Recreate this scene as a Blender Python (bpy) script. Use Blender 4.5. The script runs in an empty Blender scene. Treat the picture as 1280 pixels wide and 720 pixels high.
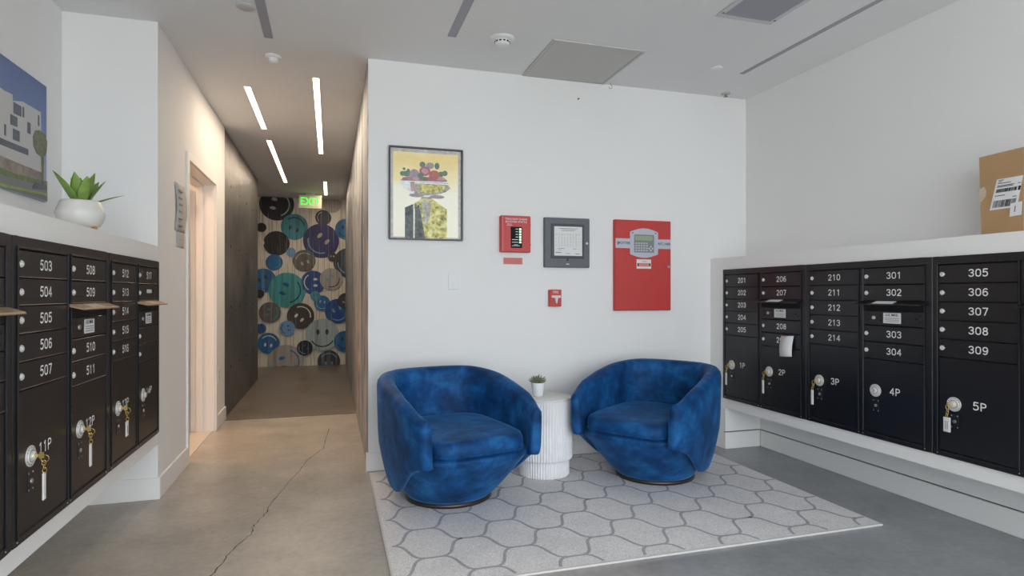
import bpy, bmesh, math, random
from mathutils import Vector, Matrix
random.seed(7)
C = bpy.context.scene.collection
PI = math.pi

# ------------------------------------------------------------------ camera
TH = math.atan(227 / 755)
cd = bpy.data.cameras.new('camera'); cam = bpy.data.objects.new('camera', cd); C.objects.link(cam)
cam.location = (0, 0, 1.18); cam.rotation_euler = (PI/2, 0, -TH)
cd.sensor_width = 36; cd.lens = 755 / 1280 * 36; cd.shift_y = 7 / 1280; cd.clip_start = 0.05
bpy.context.scene.camera = cam

# ------------------------------------------------------------------ world, daylight, exposure
sc = bpy.context.scene
sc.view_settings.view_transform = 'Standard'; sc.view_settings.look = 'None'
sc.view_settings.gamma = 1; sc.view_settings.use_curve_mapping = False
sc.view_settings.exposure = 0.42
w = bpy.data.worlds.new('world'); sc.world = w; w.use_nodes = True
wn = w.node_tree.nodes; wn.clear()
wo = wn.new('ShaderNodeOutputWorld'); wb = wn.new('ShaderNodeBackground')
wb.inputs['Color'].default_value = (0.86, 0.93, 1.0, 1); wb.inputs['Strength'].default_value = 4.5
w.node_tree.links.new(wb.outputs[0], wo.inputs[0])
sc.cycles.max_bounces = 10; sc.cycles.diffuse_bounces = 7; sc.cycles.glossy_bounces = 4
sc.cycles.use_denoising = True
sc.cycles.sample_clamp_indirect = 6

def area(name, loc, rot, sx, sy, power, col, portal=False, spread=PI):
    l = bpy.data.lights.new(name, 'AREA'); l.shape = 'RECTANGLE'; l.size = sx; l.size_y = sy
    l.energy = power; l.color = col; l.spread = spread
    if portal: l.cycles.is_portal = True
    o = bpy.data.objects.new(name, l); C.objects.link(o); o.location = loc; o.rotation_euler = rot
    return o
ROOM_Y0 = -1.5
area('storefront_portal', (0.9, ROOM_Y0 - 0.05, 1.37), (PI/2, 0, 0), 4.5, 2.7, 1, (1, 1, 1), portal=True)

# ------------------------------------------------------------------ materials
def lin(h):
    if isinstance(h, str):
        h = h.lstrip('#'); v = [int(h[i:i+2], 16) / 255 for i in (0, 2, 4)]
    else: v = h
    return tuple(((c / 12.92) if c <= 0.04045 else ((c + 0.055) / 1.055) ** 2.4) for c in v) + (1,)
M = {}
def mat(name, col, rough=0.5, metal=0.0, noise=0, scale=8, stretch=(1, 1, 1), bump=0, bscale=None, spec=0.5,
        sheen=0, coat=0, emit=None, estr=0, detail=4):
    m = bpy.data.materials.new(name); m.use_nodes = True; nt = m.node_tree; b = nt.nodes['Principled BSDF']
    c = lin(col); b.inputs['Base Color'].default_value = c
    b.inputs['Roughness'].default_value = rough; b.inputs['Metallic'].default_value = metal
    b.inputs['Specular IOR Level'].default_value = spec
    b.inputs['Sheen Weight'].default_value = sheen; b.inputs['Coat Weight'].default_value = coat
    if emit is not None:
        b.inputs['Emission Color'].default_value = lin(emit); b.inputs['Emission Strength'].default_value = estr
    tc = nt.nodes.new('ShaderNodeTexCoord'); mp = nt.nodes.new('ShaderNodeMapping')
    mp.inputs['Scale'].default_value = stretch; nt.links.new(tc.outputs['Object'], mp.inputs[0])
    if noise:
        n = nt.nodes.new('ShaderNodeTexNoise'); n.inputs['Scale'].default_value = scale; n.inputs['Detail'].default_value = detail
        nt.links.new(mp.outputs[0], n.inputs[0])
        r = nt.nodes.new('ShaderNodeMapRange'); r.inputs['From Min'].default_value = .3; r.inputs['From Max'].default_value = .7
        r.inputs['To Min'].default_value = 1 - noise; r.inputs['To Max'].default_value = 1 + noise
        nt.links.new(n.outputs['Fac'], r.inputs['Value'])
        mx = nt.nodes.new('ShaderNodeVectorMath'); mx.operation = 'SCALE'; mx.inputs[0].default_value = c[:3]
        nt.links.new(r.outputs[0], mx.inputs['Scale']); nt.links.new(mx.outputs[0], b.inputs['Base Color'])
    if bump:
        n2 = nt.nodes.new('ShaderNodeTexNoise'); n2.inputs['Scale'].default_value = bscale or 60; n2.inputs['Detail'].default_value = 3
        nt.links.new(mp.outputs[0], n2.inputs[0])
        bp = nt.nodes.new('ShaderNodeBump'); bp.inputs['Strength'].default_value = bump; bp.inputs['Distance'].default_value = .01
        nt.links.new(n2.outputs['Fac'], bp.inputs['Height']); nt.links.new(bp.outputs[0], b.inputs['Normal'])
    M[name] = m; return m

def nodes(m): return m.node_tree.nodes, m.node_tree.links, m.node_tree.nodes['Principled BSDF']

mat('wall_paint', '#e6e5e3', .75, noise=.012, scale=1.5, bump=.03, bscale=120)
mat('ceiling_paint', '#e2e2e2', .8, noise=.012, scale=1.5)
mat('trim_paint', '#e9e7e4', .45)
mat('groove_dark', '#8c8a88', .9)
mat('cabinet_black', '#131317', .34, spec=.5, noise=.06, scale=3, bump=.015, bscale=300)
mat('cabinet_edge', '#2a2b30', .35, metal=.4)
mat('gap_black', '#050506', .8)
mat('silver', '#c9c7c2', .35, metal=.9)
mat('lock_face', '#dedcd6', .45, metal=.3)
mat('lettering_white', '#eeece8', .6)
mat('label_white', '#dcdcda', .6)
mat('print_grey', '#6f7074', .7)
mat('print_dark', '#2b2b2f', .7)
mat('brass', '#d9bc74', .3, metal=.9)
mat('tag_clear', '#dcdad6', .35)
mat('slot_tan', '#9a8468', .4, metal=.35)
mat('slot_tan_light', '#c9b79c', .5)
mat('box_card', '#ad8a63', .8, noise=.05, scale=6, bump=.05)
mat('box_dark', '#8a6a48', .85)
mat('tape_clear', '#bfae97', .2)
mat('frame_metal', '#4a4b4f', .4, metal=.5)
mat('grey_metal', '#5d6065', .45, metal=.2, noise=.05, scale=30)
mat('grey_dark', '#3d4046', .4)
mat('alarm_red', '#bf3b38', .45, noise=.03, scale=10)
mat('alarm_red_dark', '#8d2423', .5)
mat('label_red', '#d6807c', .6)
mat('panel_silver', '#b9bbc6', .45)
mat('lcd_green', '#98a884', .3)
mat('keypad_grey', '#80848a', .5)
mat('led_green', '#b8ffc4', .5, emit='#a8ffb8', estr=1.3)
mat('exit_face', '#c6c2ae', .5)
mat('exit_green', '#30e040', .5, emit='#28e83a', estr=1.3)
mat('door_paint', '#e8ddd0', .5)
mat('ceramic_white', '#dbd8d2', .35, noise=.03, scale=30)
mat('pot_white', '#e4e6ea', .4)
mat('wood_foot', '#b07d3c', .5)
mat('leaf_green', '#789646', .42, noise=.22, scale=14)
mat('leaf_light', '#b0bd55', .42, noise=.2, scale=14)
mat('succulent_green', '#7c8a62', .55, noise=.2, scale=60)
mat('succulent_tip', '#8b7f73', .6)
mat('soil', '#3a2e22', .95)
mat('table_white', '#e2e2e2', .55, noise=.03, scale=20)
mat('table_top', '#d8d5d0', .4, noise=.04, scale=12)
mat('chair_base_metal', '#4d4340', .35, metal=.7)
mat('plastic_white', '#e4e4e3', .5)
mat('plate_grey', '#b9bab9', .5)
mat('dark_hole', '#0c0c0d', .7)
mat('slot_grey', '#a09fa8', .6)
mat('vent_white', '#c7c7c8', .5)
mat('vent_grey', '#4c4b50', .6)
mat('led_strip', '#fff2e0', .5, emit='#ffe6c8', estr=5)
mat('access_panel_paint', '#c2c1bd', .75)
mat('paper_white', '#d9d8d6', .8)
mat('paper_grey', '#b5b1ac', .8)
mat('outside_paving', '#d0cdc6', .9, noise=.1, scale=2)
mat('restroom_wall', '#ead9c4', .7)
mat('restroom_tile', '#d5cbbd', .35)
mat('hinge_metal', '#8b8783', .4, metal=.6)
mat('crack_dark', '#3f372f', .9)
mat('mullion', '#4c4f55', .4, metal=.6)

# velvet
def velvet():
    m = mat('blue_velvet', '#0b3a74', .62, sheen=.4)
    N, L, b = nodes(m)
    b.inputs['Sheen Roughness'].default_value = .35; b.inputs['Sheen Tint'].default_value = lin('#5d9fdc')
    b.inputs['Specular IOR Level'].default_value = .2
    tc = N.new('ShaderNodeTexCoord'); n = N.new('ShaderNodeTexNoise'); n.inputs['Scale'].default_value = 6.5
    n.inputs['Detail'].default_value = 6; n.inputs['Roughness'].default_value = .62; n.inputs['Distortion'].default_value = .25
    L.new(tc.outputs['Object'], n.inputs[0])
    r = N.new('ShaderNodeValToRGB'); e = r.color_ramp.elements
    e[0].position = .38; e[0].color = lin('#08305a'); e[1].position = .72; e[1].color = lin('#2068a2')
    mid = r.color_ramp.elements.new(.52); mid.color = lin('#0d4479')
    L.new(n.outputs['Fac'], r.inputs[0]); L.new(r.outputs[0], b.inputs['Base Color'])
    n2 = N.new('ShaderNodeTexNoise'); n2.inputs['Scale'].default_value = 9; n2.inputs['Detail'].default_value = 3
    L.new(tc.outputs['Object'], n2.inputs[0])
    bp = N.new('ShaderNodeBump'); bp.inputs['Strength'].default_value = .35; bp.inputs['Distance'].default_value = .02
    L.new(n2.outputs['Fac'], bp.inputs['Height']); L.new(bp.outputs[0], b.inputs['Normal'])
velvet()
for k_ in ('led_strip', 'led_green', 'exit_green'): M[k_].cycles.emission_sampling = 'NONE'   # their area lamps carry the sampling

# polished concrete floor: mottled slab, browner in the hallway, greyer towards the right
def floor_mat():
    m = mat('polished_concrete', '#8d867c', .2, spec=.5)
    N, L, b = nodes(m)
    geo = N.new('ShaderNodeNewGeometry'); sep = N.new('ShaderNodeSeparateXYZ'); L.new(geo.outputs['Position'], sep.inputs[0])
    n = N.new('ShaderNodeTexNoise'); n.inputs['Scale'].default_value = 2.2; n.inputs['Detail'].default_value = 9; n.inputs['Roughness'].default_value = .65
    n.inputs['Distortion'].default_value = .15
    L.new(geo.outputs['Position'], n.inputs[0])
    f = N.new('ShaderNodeTexNoise'); f.inputs['Scale'].default_value = 30; f.inputs['Detail'].default_value = 4
    L.new(geo.outputs['Position'], f.inputs[0])
    gx = N.new('ShaderNodeMapRange'); gx.interpolation_type = 'SMOOTHSTEP'
    gx.inputs['From Min'].default_value = -.4; gx.inputs['From Max'].default_value = 2.2
    L.new(sep.outputs['X'], gx.inputs['Value'])
    mixc = N.new('ShaderNodeMix'); mixc.data_type = 'RGBA'
    mixc.inputs['A'].default_value = lin('#aea69b'); mixc.inputs['B'].default_value = lin('#929496')
    L.new(gx.outputs[0], mixc.inputs['Factor'])
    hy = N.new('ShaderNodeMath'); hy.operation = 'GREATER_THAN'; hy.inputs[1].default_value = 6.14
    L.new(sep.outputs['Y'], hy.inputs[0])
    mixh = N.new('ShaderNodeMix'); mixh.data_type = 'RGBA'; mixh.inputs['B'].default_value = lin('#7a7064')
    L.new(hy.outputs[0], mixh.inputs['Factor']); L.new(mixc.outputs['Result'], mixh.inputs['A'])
    r = N.new('ShaderNodeMapRange'); r.inputs['From Min'].default_value = .2; r.inputs['From Max'].default_value = .8
    r.inputs['To Min'].default_value = .62; r.inputs['To Max'].default_value = 1.30
    L.new(n.outputs['Fac'], r.inputs['Value'])
    r2 = N.new('ShaderNodeMapRange'); r2.inputs['From Min'].default_value = .3; r2.inputs['From Max'].default_value = .7
    r2.inputs['To Min'].default_value = .91; r2.inputs['To Max'].default_value = 1.09
    L.new(f.outputs['Fac'], r2.inputs['Value'])
    mu = N.new('ShaderNodeMath'); mu.operation = 'MULTIPLY'; L.new(r.outputs[0], mu.inputs[0]); L.new(r2.outputs[0], mu.inputs[1])
    s = N.new('ShaderNodeVectorMath'); s.operation = 'SCALE'
    L.new(mixh.outputs['Result'], s.inputs[0]); L.new(mu.outputs[0], s.inputs['Scale']); L.new(s.outputs[0], b.inputs['Base Color'])
    rr = N.new('ShaderNodeMapRange'); rr.inputs['To Min'].default_value = .285; rr.inputs['To Max'].default_value = .34
    L.new(n.outputs['Fac'], rr.inputs['Value']); L.new(rr.outputs[0], b.inputs['Roughness'])
floor_mat()

def concrete_wall_mat():
    m = mat('board_concrete', '#6f675c', .5)
    N, L, b = nodes(m)
    tc = N.new('ShaderNodeTexCoord'); n = N.new('ShaderNodeTexNoise'); n.inputs['Scale'].default_value = 1.8; n.inputs['Detail'].default_value = 9
    n.inputs['Roughness'].default_value = .65
    L.new(tc.outputs['Object'], n.inputs[0])
    r = N.new('ShaderNodeValToRGB'); e = r.color_ramp.elements
    e[0].position = .32; e[0].color = lin('#3d3b3c'); e[1].position = .7; e[1].color = lin('#6f6b68')
    L.new(n.outputs['Fac'], r.inputs[0]); L.new(r.outputs[0], b.inputs['Base Color'])
    bp = N.new('ShaderNodeBump'); bp.inputs['Strength'].default_value = .5; bp.inputs['Distance'].default_value = .02
    L.new(n.outputs['Fac'], bp.inputs['Height']); L.new(bp.outputs[0], b.inputs['Normal'])
    b.inputs['Roughness'].default_value = .42
concrete_wall_mat()

# painted mural: any base colour with thin vertical drips across
def drip(name, col, axis=0, drips=('#3a3530', '#8fa3ad'), amt=.5, freq=55, rough=.6):
    m = mat(name, col, rough); N, L, b = nodes(m)
    geo = N.new('ShaderNodeNewGeometry'); mp = N.new('ShaderNodeMapping')
    mp.inputs['Scale'].default_value = (1, 1, .03); L.new(geo.outputs['Position'], mp.inputs[0])
    n = N.new('ShaderNodeTexNoise'); n.inputs['Scale'].default_value = freq; n.inputs['Detail'].default_value = 2
    L.new(mp.outputs[0], n.inputs[0])
    r = N.new('ShaderNodeMapRange'); r.inputs['From Min'].default_value = .52; r.inputs['From Max'].default_value = .60
    r.inputs['To Max'].default_value = amt; L.new(n.outputs['Fac'], r.inputs['Value'])
    r3 = N.new('ShaderNodeMapRange'); r3.inputs['From Min'].default_value = .42; r3.inputs['From Max'].default_value = .36
    r3.inputs['To Max'].default_value = amt * .7; L.new(n.outputs['Fac'], r3.inputs['Value'])
    x = N.new('ShaderNodeMix'); x.data_type = 'RGBA'; x.inputs['A'].default_value = lin(col); x.inputs['B'].default_value = lin(drips[0])
    L.new(r.outputs[0], x.inputs['Factor'])
    y = N.new('ShaderNodeMix'); y.data_type = 'RGBA'; y.inputs['B'].default_value = lin(drips[1])
    L.new(x.outputs['Result'], y.inputs['A']); L.new(r3.outputs[0], y.inputs['Factor'])
    L.new(y.outputs['Result'], b.inputs['Base Color'])
drip('mural_cream', '#cdc3b4', drips=('#5d544b', '#6d7f8a'), amt=.8, freq=38)
for k, v in dict(black='#1c1818', teal='#3f8d9b', navy='#2c2a5e', blue='#1a67a0', steel='#6a97bf', charcoal='#33353b',
                 taupe='#655f5a', deep='#174a8c', pale='#9fb1b3', greige='#a39b94', turquoise='#3d9a9f', brown='#3e3834',
                 cream='#d8d2c6').items():
    drip('mural_' + k, v, amt=.4, freq=38)
def streak_mat():
    m = mat('mural_streaks', '#b0a696', .55); N, L, b = nodes(m)
    geo = N.new('ShaderNodeNewGeometry'); mp = N.new('ShaderNodeMapping')
    mp.inputs['Scale'].default_value = (1, 1, .10); L.new(geo.outputs['Position'], mp.inputs[0])
    n = N.new('ShaderNodeTexNoise'); n.inputs['Scale'].default_value = 3.4; n.inputs['Detail'].default_value = 2.5; n.inputs['Roughness'].default_value = .7
    L.new(mp.outputs[0], n.inputs[0])
    r = N.new('ShaderNodeValToRGB'); r.color_ramp.interpolation = 'LINEAR'
    cols = [(.30, '#1d4f78'), (.37, '#5f93ad'), (.41, '#d2c9bb'), (.44, '#3d5570'), (.47, '#c9c0b2'), (.50, '#6a5f7a'), (.53, '#d2c9ba'), (.56, '#2f4f78'), (.59, '#b9b6b0'), (.63, '#2f6a90'), (.68, '#262224')]
    e = r.color_ramp.elements
    e[0].position, e[0].color = cols[0][0], lin(cols[0][1]); e[1].position, e[1].color = cols[-1][0], lin(cols[-1][1])
    for p, c in cols[1:-1]: e.new(p).color = lin(c)
    L.new(n.outputs['Fac'], r.inputs[0]); L.new(r.outputs[0], b.inputs['Base Color'])
streak_mat()

def rug_mat(name, col):
    m = mat(name, col, .95, spec=.1); N, L, b = nodes(m)
    geo = N.new('ShaderNodeNewGeometry')
    n = N.new('ShaderNodeTexNoise'); n.inputs['Scale'].default_value = 170; n.inputs['Detail'].default_value = 3
    n3 = N.new('ShaderNodeTexNoise'); n3.inputs['Scale'].default_value = 5; n3.inputs['Detail'].default_value = 4
    for q in (n, n3): L.new(geo.outputs['Position'], q.inputs[0])
    r = N.new('ShaderNodeMapRange'); r.inputs['From Min'].default_value = .3; r.inputs['From Max'].default_value = .7
    r.inputs['To Min'].default_value = .78; r.inputs['To Max'].default_value = 1.16; L.new(n.outputs['Fac'], r.inputs['Value'])
    r3 = N.new('ShaderNodeMapRange'); r3.inputs['To Min'].default_value = .88; r3.inputs['To Max'].default_value = 1.1; L.new(n3.outputs['Fac'], r3.inputs['Value'])
    mu = N.new('ShaderNodeMath'); mu.operation = 'MULTIPLY'; L.new(r.outputs[0], mu.inputs[0]); L.new(r3.outputs[0], mu.inputs[1])
    s = N.new('ShaderNodeVectorMath'); s.operation = 'SCALE'; s.inputs[0].default_value = lin(col)[:3]
    L.new(mu.outputs[0], s.inputs['Scale']); L.new(s.outputs[0], b.inputs['Base Color'])
    bp = N.new('ShaderNodeBump'); bp.inputs['Strength'].default_value = .5; bp.inputs['Distance'].default_value = .004
    L.new(n.outputs['Fac'], bp.inputs['Height']); L.new(bp.outputs[0], b.inputs['Normal'])
rug_mat('rug_pile', '#e0dddc'); rug_mat('rug_line', '#aeadb1'); mat('rug_edge', '#cbc8c4', .9)

def ramp_print(name, axis, stops, z0, z1, noise=0, nscale=10):
    m = mat(name, '#ffffff', .35); N, L, b = nodes(m)
    tc = N.new('ShaderNodeTexCoord'); sep = N.new('ShaderNodeSeparateXYZ'); L.new(tc.outputs['Object'], sep.inputs[0])
    r = N.new('ShaderNodeMapRange'); r.inputs['From Min'].default_value = z0; r.inputs['From Max'].default_value = z1
    L.new(sep.outputs[axis], r.inputs['Value'])
    fac = r.outputs[0]
    if noise:
        n = N.new('ShaderNodeTexNoise'); n.inputs['Scale'].default_value = nscale; n.inputs['Detail'].default_value = 5
        mp = N.new('ShaderNodeMapping'); mp.inputs['Scale'].default_value = (1, 1, 3)
        L.new(tc.outputs['Object'], mp.inputs[0]); L.new(mp.outputs[0], n.inputs[0])
        a = N.new('ShaderNodeMath'); a.operation = 'MULTIPLY_ADD'; a.inputs[1].default_value = noise; L.new(n.outputs['Fac'], a.inputs[0])
        L.new(fac, a.inputs[2]); s = N.new('ShaderNodeMath'); s.operation = 'SUBTRACT'; s.inputs[1].default_value = noise / 2
        L.new(a.outputs[0], s.inputs[0]); fac = s.outputs[0]
    cr = N.new('ShaderNodeValToRGB'); e = cr.color_ramp.elements
    e[0].position, e[0].color = stops[0][0], lin(stops[0][1]); e[1].position, e[1].color = stops[-1][0], lin(stops[-1][1])
    for p, c in stops[1:-1]: e.new(p).color = lin(c)
    L.new(fac, cr.inputs[0]); L.new(cr.outputs[0], b.inputs['Base Color'])
def speckle(name, stops, scale, rough=.4):
    m = mat(name, '#ffffff', rough); N, L, b = nodes(m)
    tc = N.new('ShaderNodeTexCoord'); n = N.new('ShaderNodeTexNoise'); n.inputs['Scale'].default_value = scale; n.inputs['Detail'].default_value = 5
    n.inputs['Roughness'].default_value = .7; L.new(tc.outputs['Object'], n.inputs[0])
    cr = N.new('ShaderNodeValToRGB'); e = cr.color_ramp.elements
    e[0].position, e[0].color = stops[0][0], lin(stops[0][1]); e[1].position, e[1].color = stops[-1][0], lin(stops[-1][1])
    for p, c in stops[1:-1]: e.new(p).color = lin(c)
    L.new(n.outputs['Fac'], cr.inputs[0]); L.new(cr.outputs[0], b.inputs['Base Color'])
ramp_print('art_ground', 'Z', [(0, '#fdf8e2'), (.5, '#fffbe8'), (.68, '#fdf0bb'), (.88, '#f7dc94'), (1, '#fbe7ab')], 0, .62, .35, 7)
speckle('art_dark', [(.35, '#23272b'), (.6, '#5c6664'), (.72, '#8d9488')], 26)
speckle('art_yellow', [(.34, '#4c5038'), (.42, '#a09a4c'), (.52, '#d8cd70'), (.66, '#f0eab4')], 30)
speckle('art_greyfloral', [(.35, '#75746c'), (.55, '#b8b4a2'), (.7, '#dedccf')], 34)
for k, v in dict(pink='#c39aa0', rose='#b46a78', green='#667f70', orange='#b4705c', band='#a5777a', pale='#e9ebeb', mauve='#a4939b', mat='#c9c3bf').items():
    mat('art_' + k, v, .45, noise=.18, scale=45)
ramp_print('poster_sky', 'Z', [(0, '#8fa0bd'), (.5, '#5a74a8'), (1, '#3c5590')], .1, .6)
mat('poster_facade', '#bdbcbb', .5); mat('poster_facade_shade', '#a4a4a6', .5); mat('poster_glass', '#4a525e', .4, noise=.3, scale=30)
mat('poster_road', '#77777a', .5); mat('poster_grass', '#8f9c4c', .5, noise=.15, scale=40); mat('poster_tree', '#6f7258', .6, noise=.35, scale=50)
mat('poster_base', '#8a7f74', .5, noise=.3, scale=25); mat('poster_hedge', '#6c7a50', .6, noise=.25, scale=40)

# ------------------------------------------------------------------ mesh helpers
class MB:
    def __init__(s): s.v = []; s.f = []; s.m = []; s.sm = []
    def add(s, vs, fs, mi=0, smooth=False):
        o = len(s.v); s.v += [tuple(v) for v in vs]
        for f in fs: s.f.append(tuple(i + o for i in f)); s.m.append(mi); s.sm.append(smooth)
    def box(s, x0, x1, y0, y1, z0, z1, mi=0):
        s.add([(x, y, z) for x in (x0, x1) for y in (y0, y1) for z in (z0, z1)],
              [(0, 1, 3, 2), (4, 6, 7, 5), (0, 4, 5, 1), (2, 3, 7, 6), (0, 2, 6, 4), (1, 5, 7, 3)], mi)
    def prism(s, pts, y0, y1, mi=0):          # outline in x,z; thickness along y
        n = len(pts); v = [(p[0], y0, p[1]) for p in pts] + [(p[0], y1, p[1]) for p in pts]
        s.add(v, [tuple(range(n)), tuple(reversed(range(n, 2 * n)))] + [(i, i + n, (i + 1) % n + n, (i + 1) % n) for i in range(n)], mi)
    def loft(s, rings, mi=0, closed=True, caps=True, smooth=True):
        n = len(rings[0]); v = [p for r in rings for p in r]; f = []
        for k in range(len(rings) - 1):
            for i in range(n if closed else n - 1):
                j = (i + 1) % n; f.append((k*n+i, k*n+j, (k+1)*n+j, (k+1)*n+i))
        if caps: f += [tuple(reversed(range(n))), tuple(range((len(rings)-1)*n, len(rings)*n))]
        s.add(v, f, mi, smooth)
    def cyl(s, c, r, h, axis='z', n=20, mi=0, r2=None, smooth=True):
        r2 = r if r2 is None else r2
        def P(a, rr, t):
            x, y = rr * math.cos(a), rr * math.sin(a)
            return {'z': (c[0]+x, c[1]+y, c[2]+t), 'y': (c[0]+x, c[1]-t, c[2]+y), 'x': (c[0]+t, c[1]+x, c[2]+y)}[axis]
        a = [2*PI*i/n for i in range(n)]
        o = [P(t, r, 0) for t in a] + [P(t, r2, h) for t in a]
        s.add(o, [(i, (i+1) % n, (i+1) % n + n, i+n) for i in range(n)], mi, smooth)
        s.add(o[:n], [tuple(reversed(range(n)))], mi); s.add(o[n:], [tuple(range(n))], mi)
    def lathe(s, prof, c=(0, 0, 0), n=32, mi=0, mod=None):
        rings = [[(c[0] + r*(mod(2*PI*i/n) if mod else 1)*math.cos(2*PI*i/n), c[1] + r*(mod(2*PI*i/n) if mod else 1)*math.sin(2*PI*i/n), c[2]+z) for i in range(n)] for r, z in prof]
        s.loft(rings, mi)
    def tube(s, pts, r, n=6, mi=0, closed=False):
        pts = [Vector(p) for p in pts]; rings = []; m = len(pts)
        for i, p in enumerate(pts):
            if closed: d = pts[(i+1) % m] - pts[i-1]
            else: d = pts[min(i+1, m-1)] - pts[max(i-1, 0)]
            d.normalize(); up = Vector((0, 0, 1)) if abs(d.z) < .9 else Vector((1, 0, 0))
            a = d.cross(up).normalized(); b = d.cross(a)
            rings.append([tuple(p + a*r*math.cos(2*PI*k/n) + b*r*math.sin(2*PI*k/n)) for k in range(n)])
        if closed: rings.append(rings[0])
        s.loft(rings, mi, caps=not closed)
    def ribbon(s, pts, w, y, mi=0, joint=True):     # flat stroke in the x,z plane at depth y
        for (x0, z0), (x1, z1) in zip(pts, pts[1:]):
            d = math.hypot(x1-x0, z1-z0)
            if d < 1e-7: continue
            nx, nz = -(z1-z0)/d*w/2, (x1-x0)/d*w/2
            s.add([(x0+nx, y, z0+nz), (x0-nx, y, z0-nz), (x1-nx, y, z1-nz), (x1+nx, y, z1+nz)], [(0, 1, 2, 3)], mi)
        if joint:
            for x, z in pts:
                s.add([(x + w/2*math.cos(2*PI*k/8), y - .00012, z + w/2*math.sin(2*PI*k/8)) for k in range(8)], [tuple(range(8))], mi)
    def build(s, name, mats, parent=None, bevel=0, loc=None, rot=None, subsurf=0, seg=1):
        me = bpy.data.meshes.new(name); me.from_pydata(s.v, [], s.f)
        if isinstance(mats, str): mats = [mats]
        for m in mats: me.materials.append(M[m])
        for p, mi, sm in zip(me.polygons, s.m, s.sm): p.material_index = mi; p.use_smooth = sm
        bm = bmesh.new(); bm.from_mesh(me)
        bmesh.ops.remove_doubles(bm, verts=bm.verts, dist=1e-6)
        bmesh.ops.recalc_face_normals(bm, faces=bm.faces)
        if bevel: bmesh.ops.bevel(bm, geom=[e for e in bm.edges if len(e.link_faces) == 2 and e.calc_face_angle(0) > .6], offset=bevel, segments=seg, affect='EDGES', profile=.5)
        bm.to_mesh(me); bm.free(); me.update()
        o = bpy.data.objects.new(name, me); C.objects.link(o)
        if parent: o.parent = parent
        if loc: o.location = loc
        if rot: o.rotation_euler = rot
        if subsurf:
            sm = o.modifiers.new('s', 'SUBSURF'); sm.levels = sm.render_levels = subsurf
        return o
def tag(o, label, cat, group=None, kind=None):
    if label: o['label'] = label
    if cat: o['category'] = cat
    if group: o['group'] = group
    if kind: o['kind'] = kind
    return o
def thing(name, label, cat, loc=(0, 0, 0), rz=0, group=None):
    o = bpy.data.objects.new(name, None); C.objects.link(o); o.location = loc; o.rotation_euler = (0, 0, rz)
    o.empty_display_size = .1
    return tag(o, label, cat, group)
def struct(o, label=None):
    o['kind'] = 'structure'
    if label: o['label'] = label
    return o
def text(s, size, m, parent, loc, name='lettering', align='CENTER', extr=0.0004, sx=1, bold=.012):
    cu = bpy.data.curves.new(name, 'FONT'); cu.body = s; cu.size = size; cu.align_x = align; cu.align_y = 'CENTER'; cu.extrude = extr
    cu.resolution_u = 3; cu.offset = size * bold
    t = bpy.data.objects.new('tmp', cu); C.objects.link(t)
    dg = bpy.context.evaluated_depsgraph_get(); me = bpy.data.meshes.new_from_object(t.evaluated_get(dg))
    bpy.data.objects.remove(t); me.materials.clear(); me.materials.append(M[m]); me.name = name
    o = bpy.data.objects.new(name, me); C.objects.link(o); o.parent = parent
    o.location = loc; o.rotation_euler = (PI/2, 0, 0); o.scale = (sx, 1, 1); return o
def copy_tree(o, parent=None):
    c = o.copy(); C.objects.link(c)
    if parent: c.parent = parent
    for ch in list(o.children): copy_tree(ch, c)
    return c

# ================================================================== SETTING
D = 4.11; XL = -.95; XR = 3.2; XB = 2.87; CZ = 2.74; XN = -1.42; XH = .24
def sbox(name, m, *boxes, label=None, bevel=0, parent=None):
    b = MB()
    for q in boxes: b.box(*q)
    o = b.build(name, m, parent, bevel)
    if not parent: struct(o, label)
    return o
floor = sbox('floor', 'polished_concrete', (-3.2, 3.5, ROOM_Y0, 10.7, -.1, 0), label='polished concrete floor with a long hairline crack')
ceil = sbox('ceiling', 'ceiling_paint', (-3.2, 3.5, ROOM_Y0, 10.7, CZ, CZ + .1))
sbox('wall_back', 'wall_paint', (XH, 3.4, D, D + .14, 0, CZ))
sbox('wall_right', 'wall_paint', (XR, XR + .15, ROOM_Y0, D, 0, CZ))
sbox('wall_left', 'wall_paint', (XN - .15, XN, ROOM_Y0, 3.91, 0, CZ))
DY0, DY1, DH = 4.665, 5.70, 2.11
JX = -1.14
sbox('wall_corridor', 'wall_paint', (JX, XL, 3.91, DY0, 0, CZ), (JX, XL, DY1, 6.2, 0, CZ), (JX, XL, DY0, DY1, DH, CZ),
     (-1.6, JX, 3.91, 4.05, 0, CZ))
# board-formed concrete wall of the hallway with tie holes
cw = sbox('wall_concrete', 'board_concrete', (-1.25, XL - .005, 6.2, 8.95, 0, CZ - .01))
b = MB()
for yy in (6.6, 7.2, 7.8, 8.4):
    for zz in (.45, 1.05, 1.65, 2.25): b.cyl((XL - .006, yy, zz), .014, .003, 'x', 10)
t = b.build('tie_hole', 'dark_hole', cw); t['kind'] = 'stuff'
sbox('wall_hall_side', 'wall_paint', (-2.6, -2.5, 8.95, 10.6, 0, CZ), (-2.6, -1.25, 8.85, 8.95, 0, CZ))
mural_wall = sbox('wall_hall_right', 'mural_streaks', (XH, XH + .14, D + .14, 10.45, 0, CZ), (XH - .003, XH + .002, D + .004, D + .15, .0, CZ))
endw = sbox('wall_hall_end', 'mural_cream', (-2.6, XH, 10.45, 10.6, 0, CZ))
# restroom beyond the open door
sbox('wall_restroom', 'restroom_wall', (-2.9, -2.8, 4.05, 6.2, 0, CZ), (-2.9, JX, 6.1, 6.2, 0, CZ), (-2.9, JX - .001, 4.05, 4.15, 0, CZ))
sbox('trim_restroom_floor', 'restroom_tile', (-2.8, XL - .02, 4.16, 6.1, 0, .004))
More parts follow.
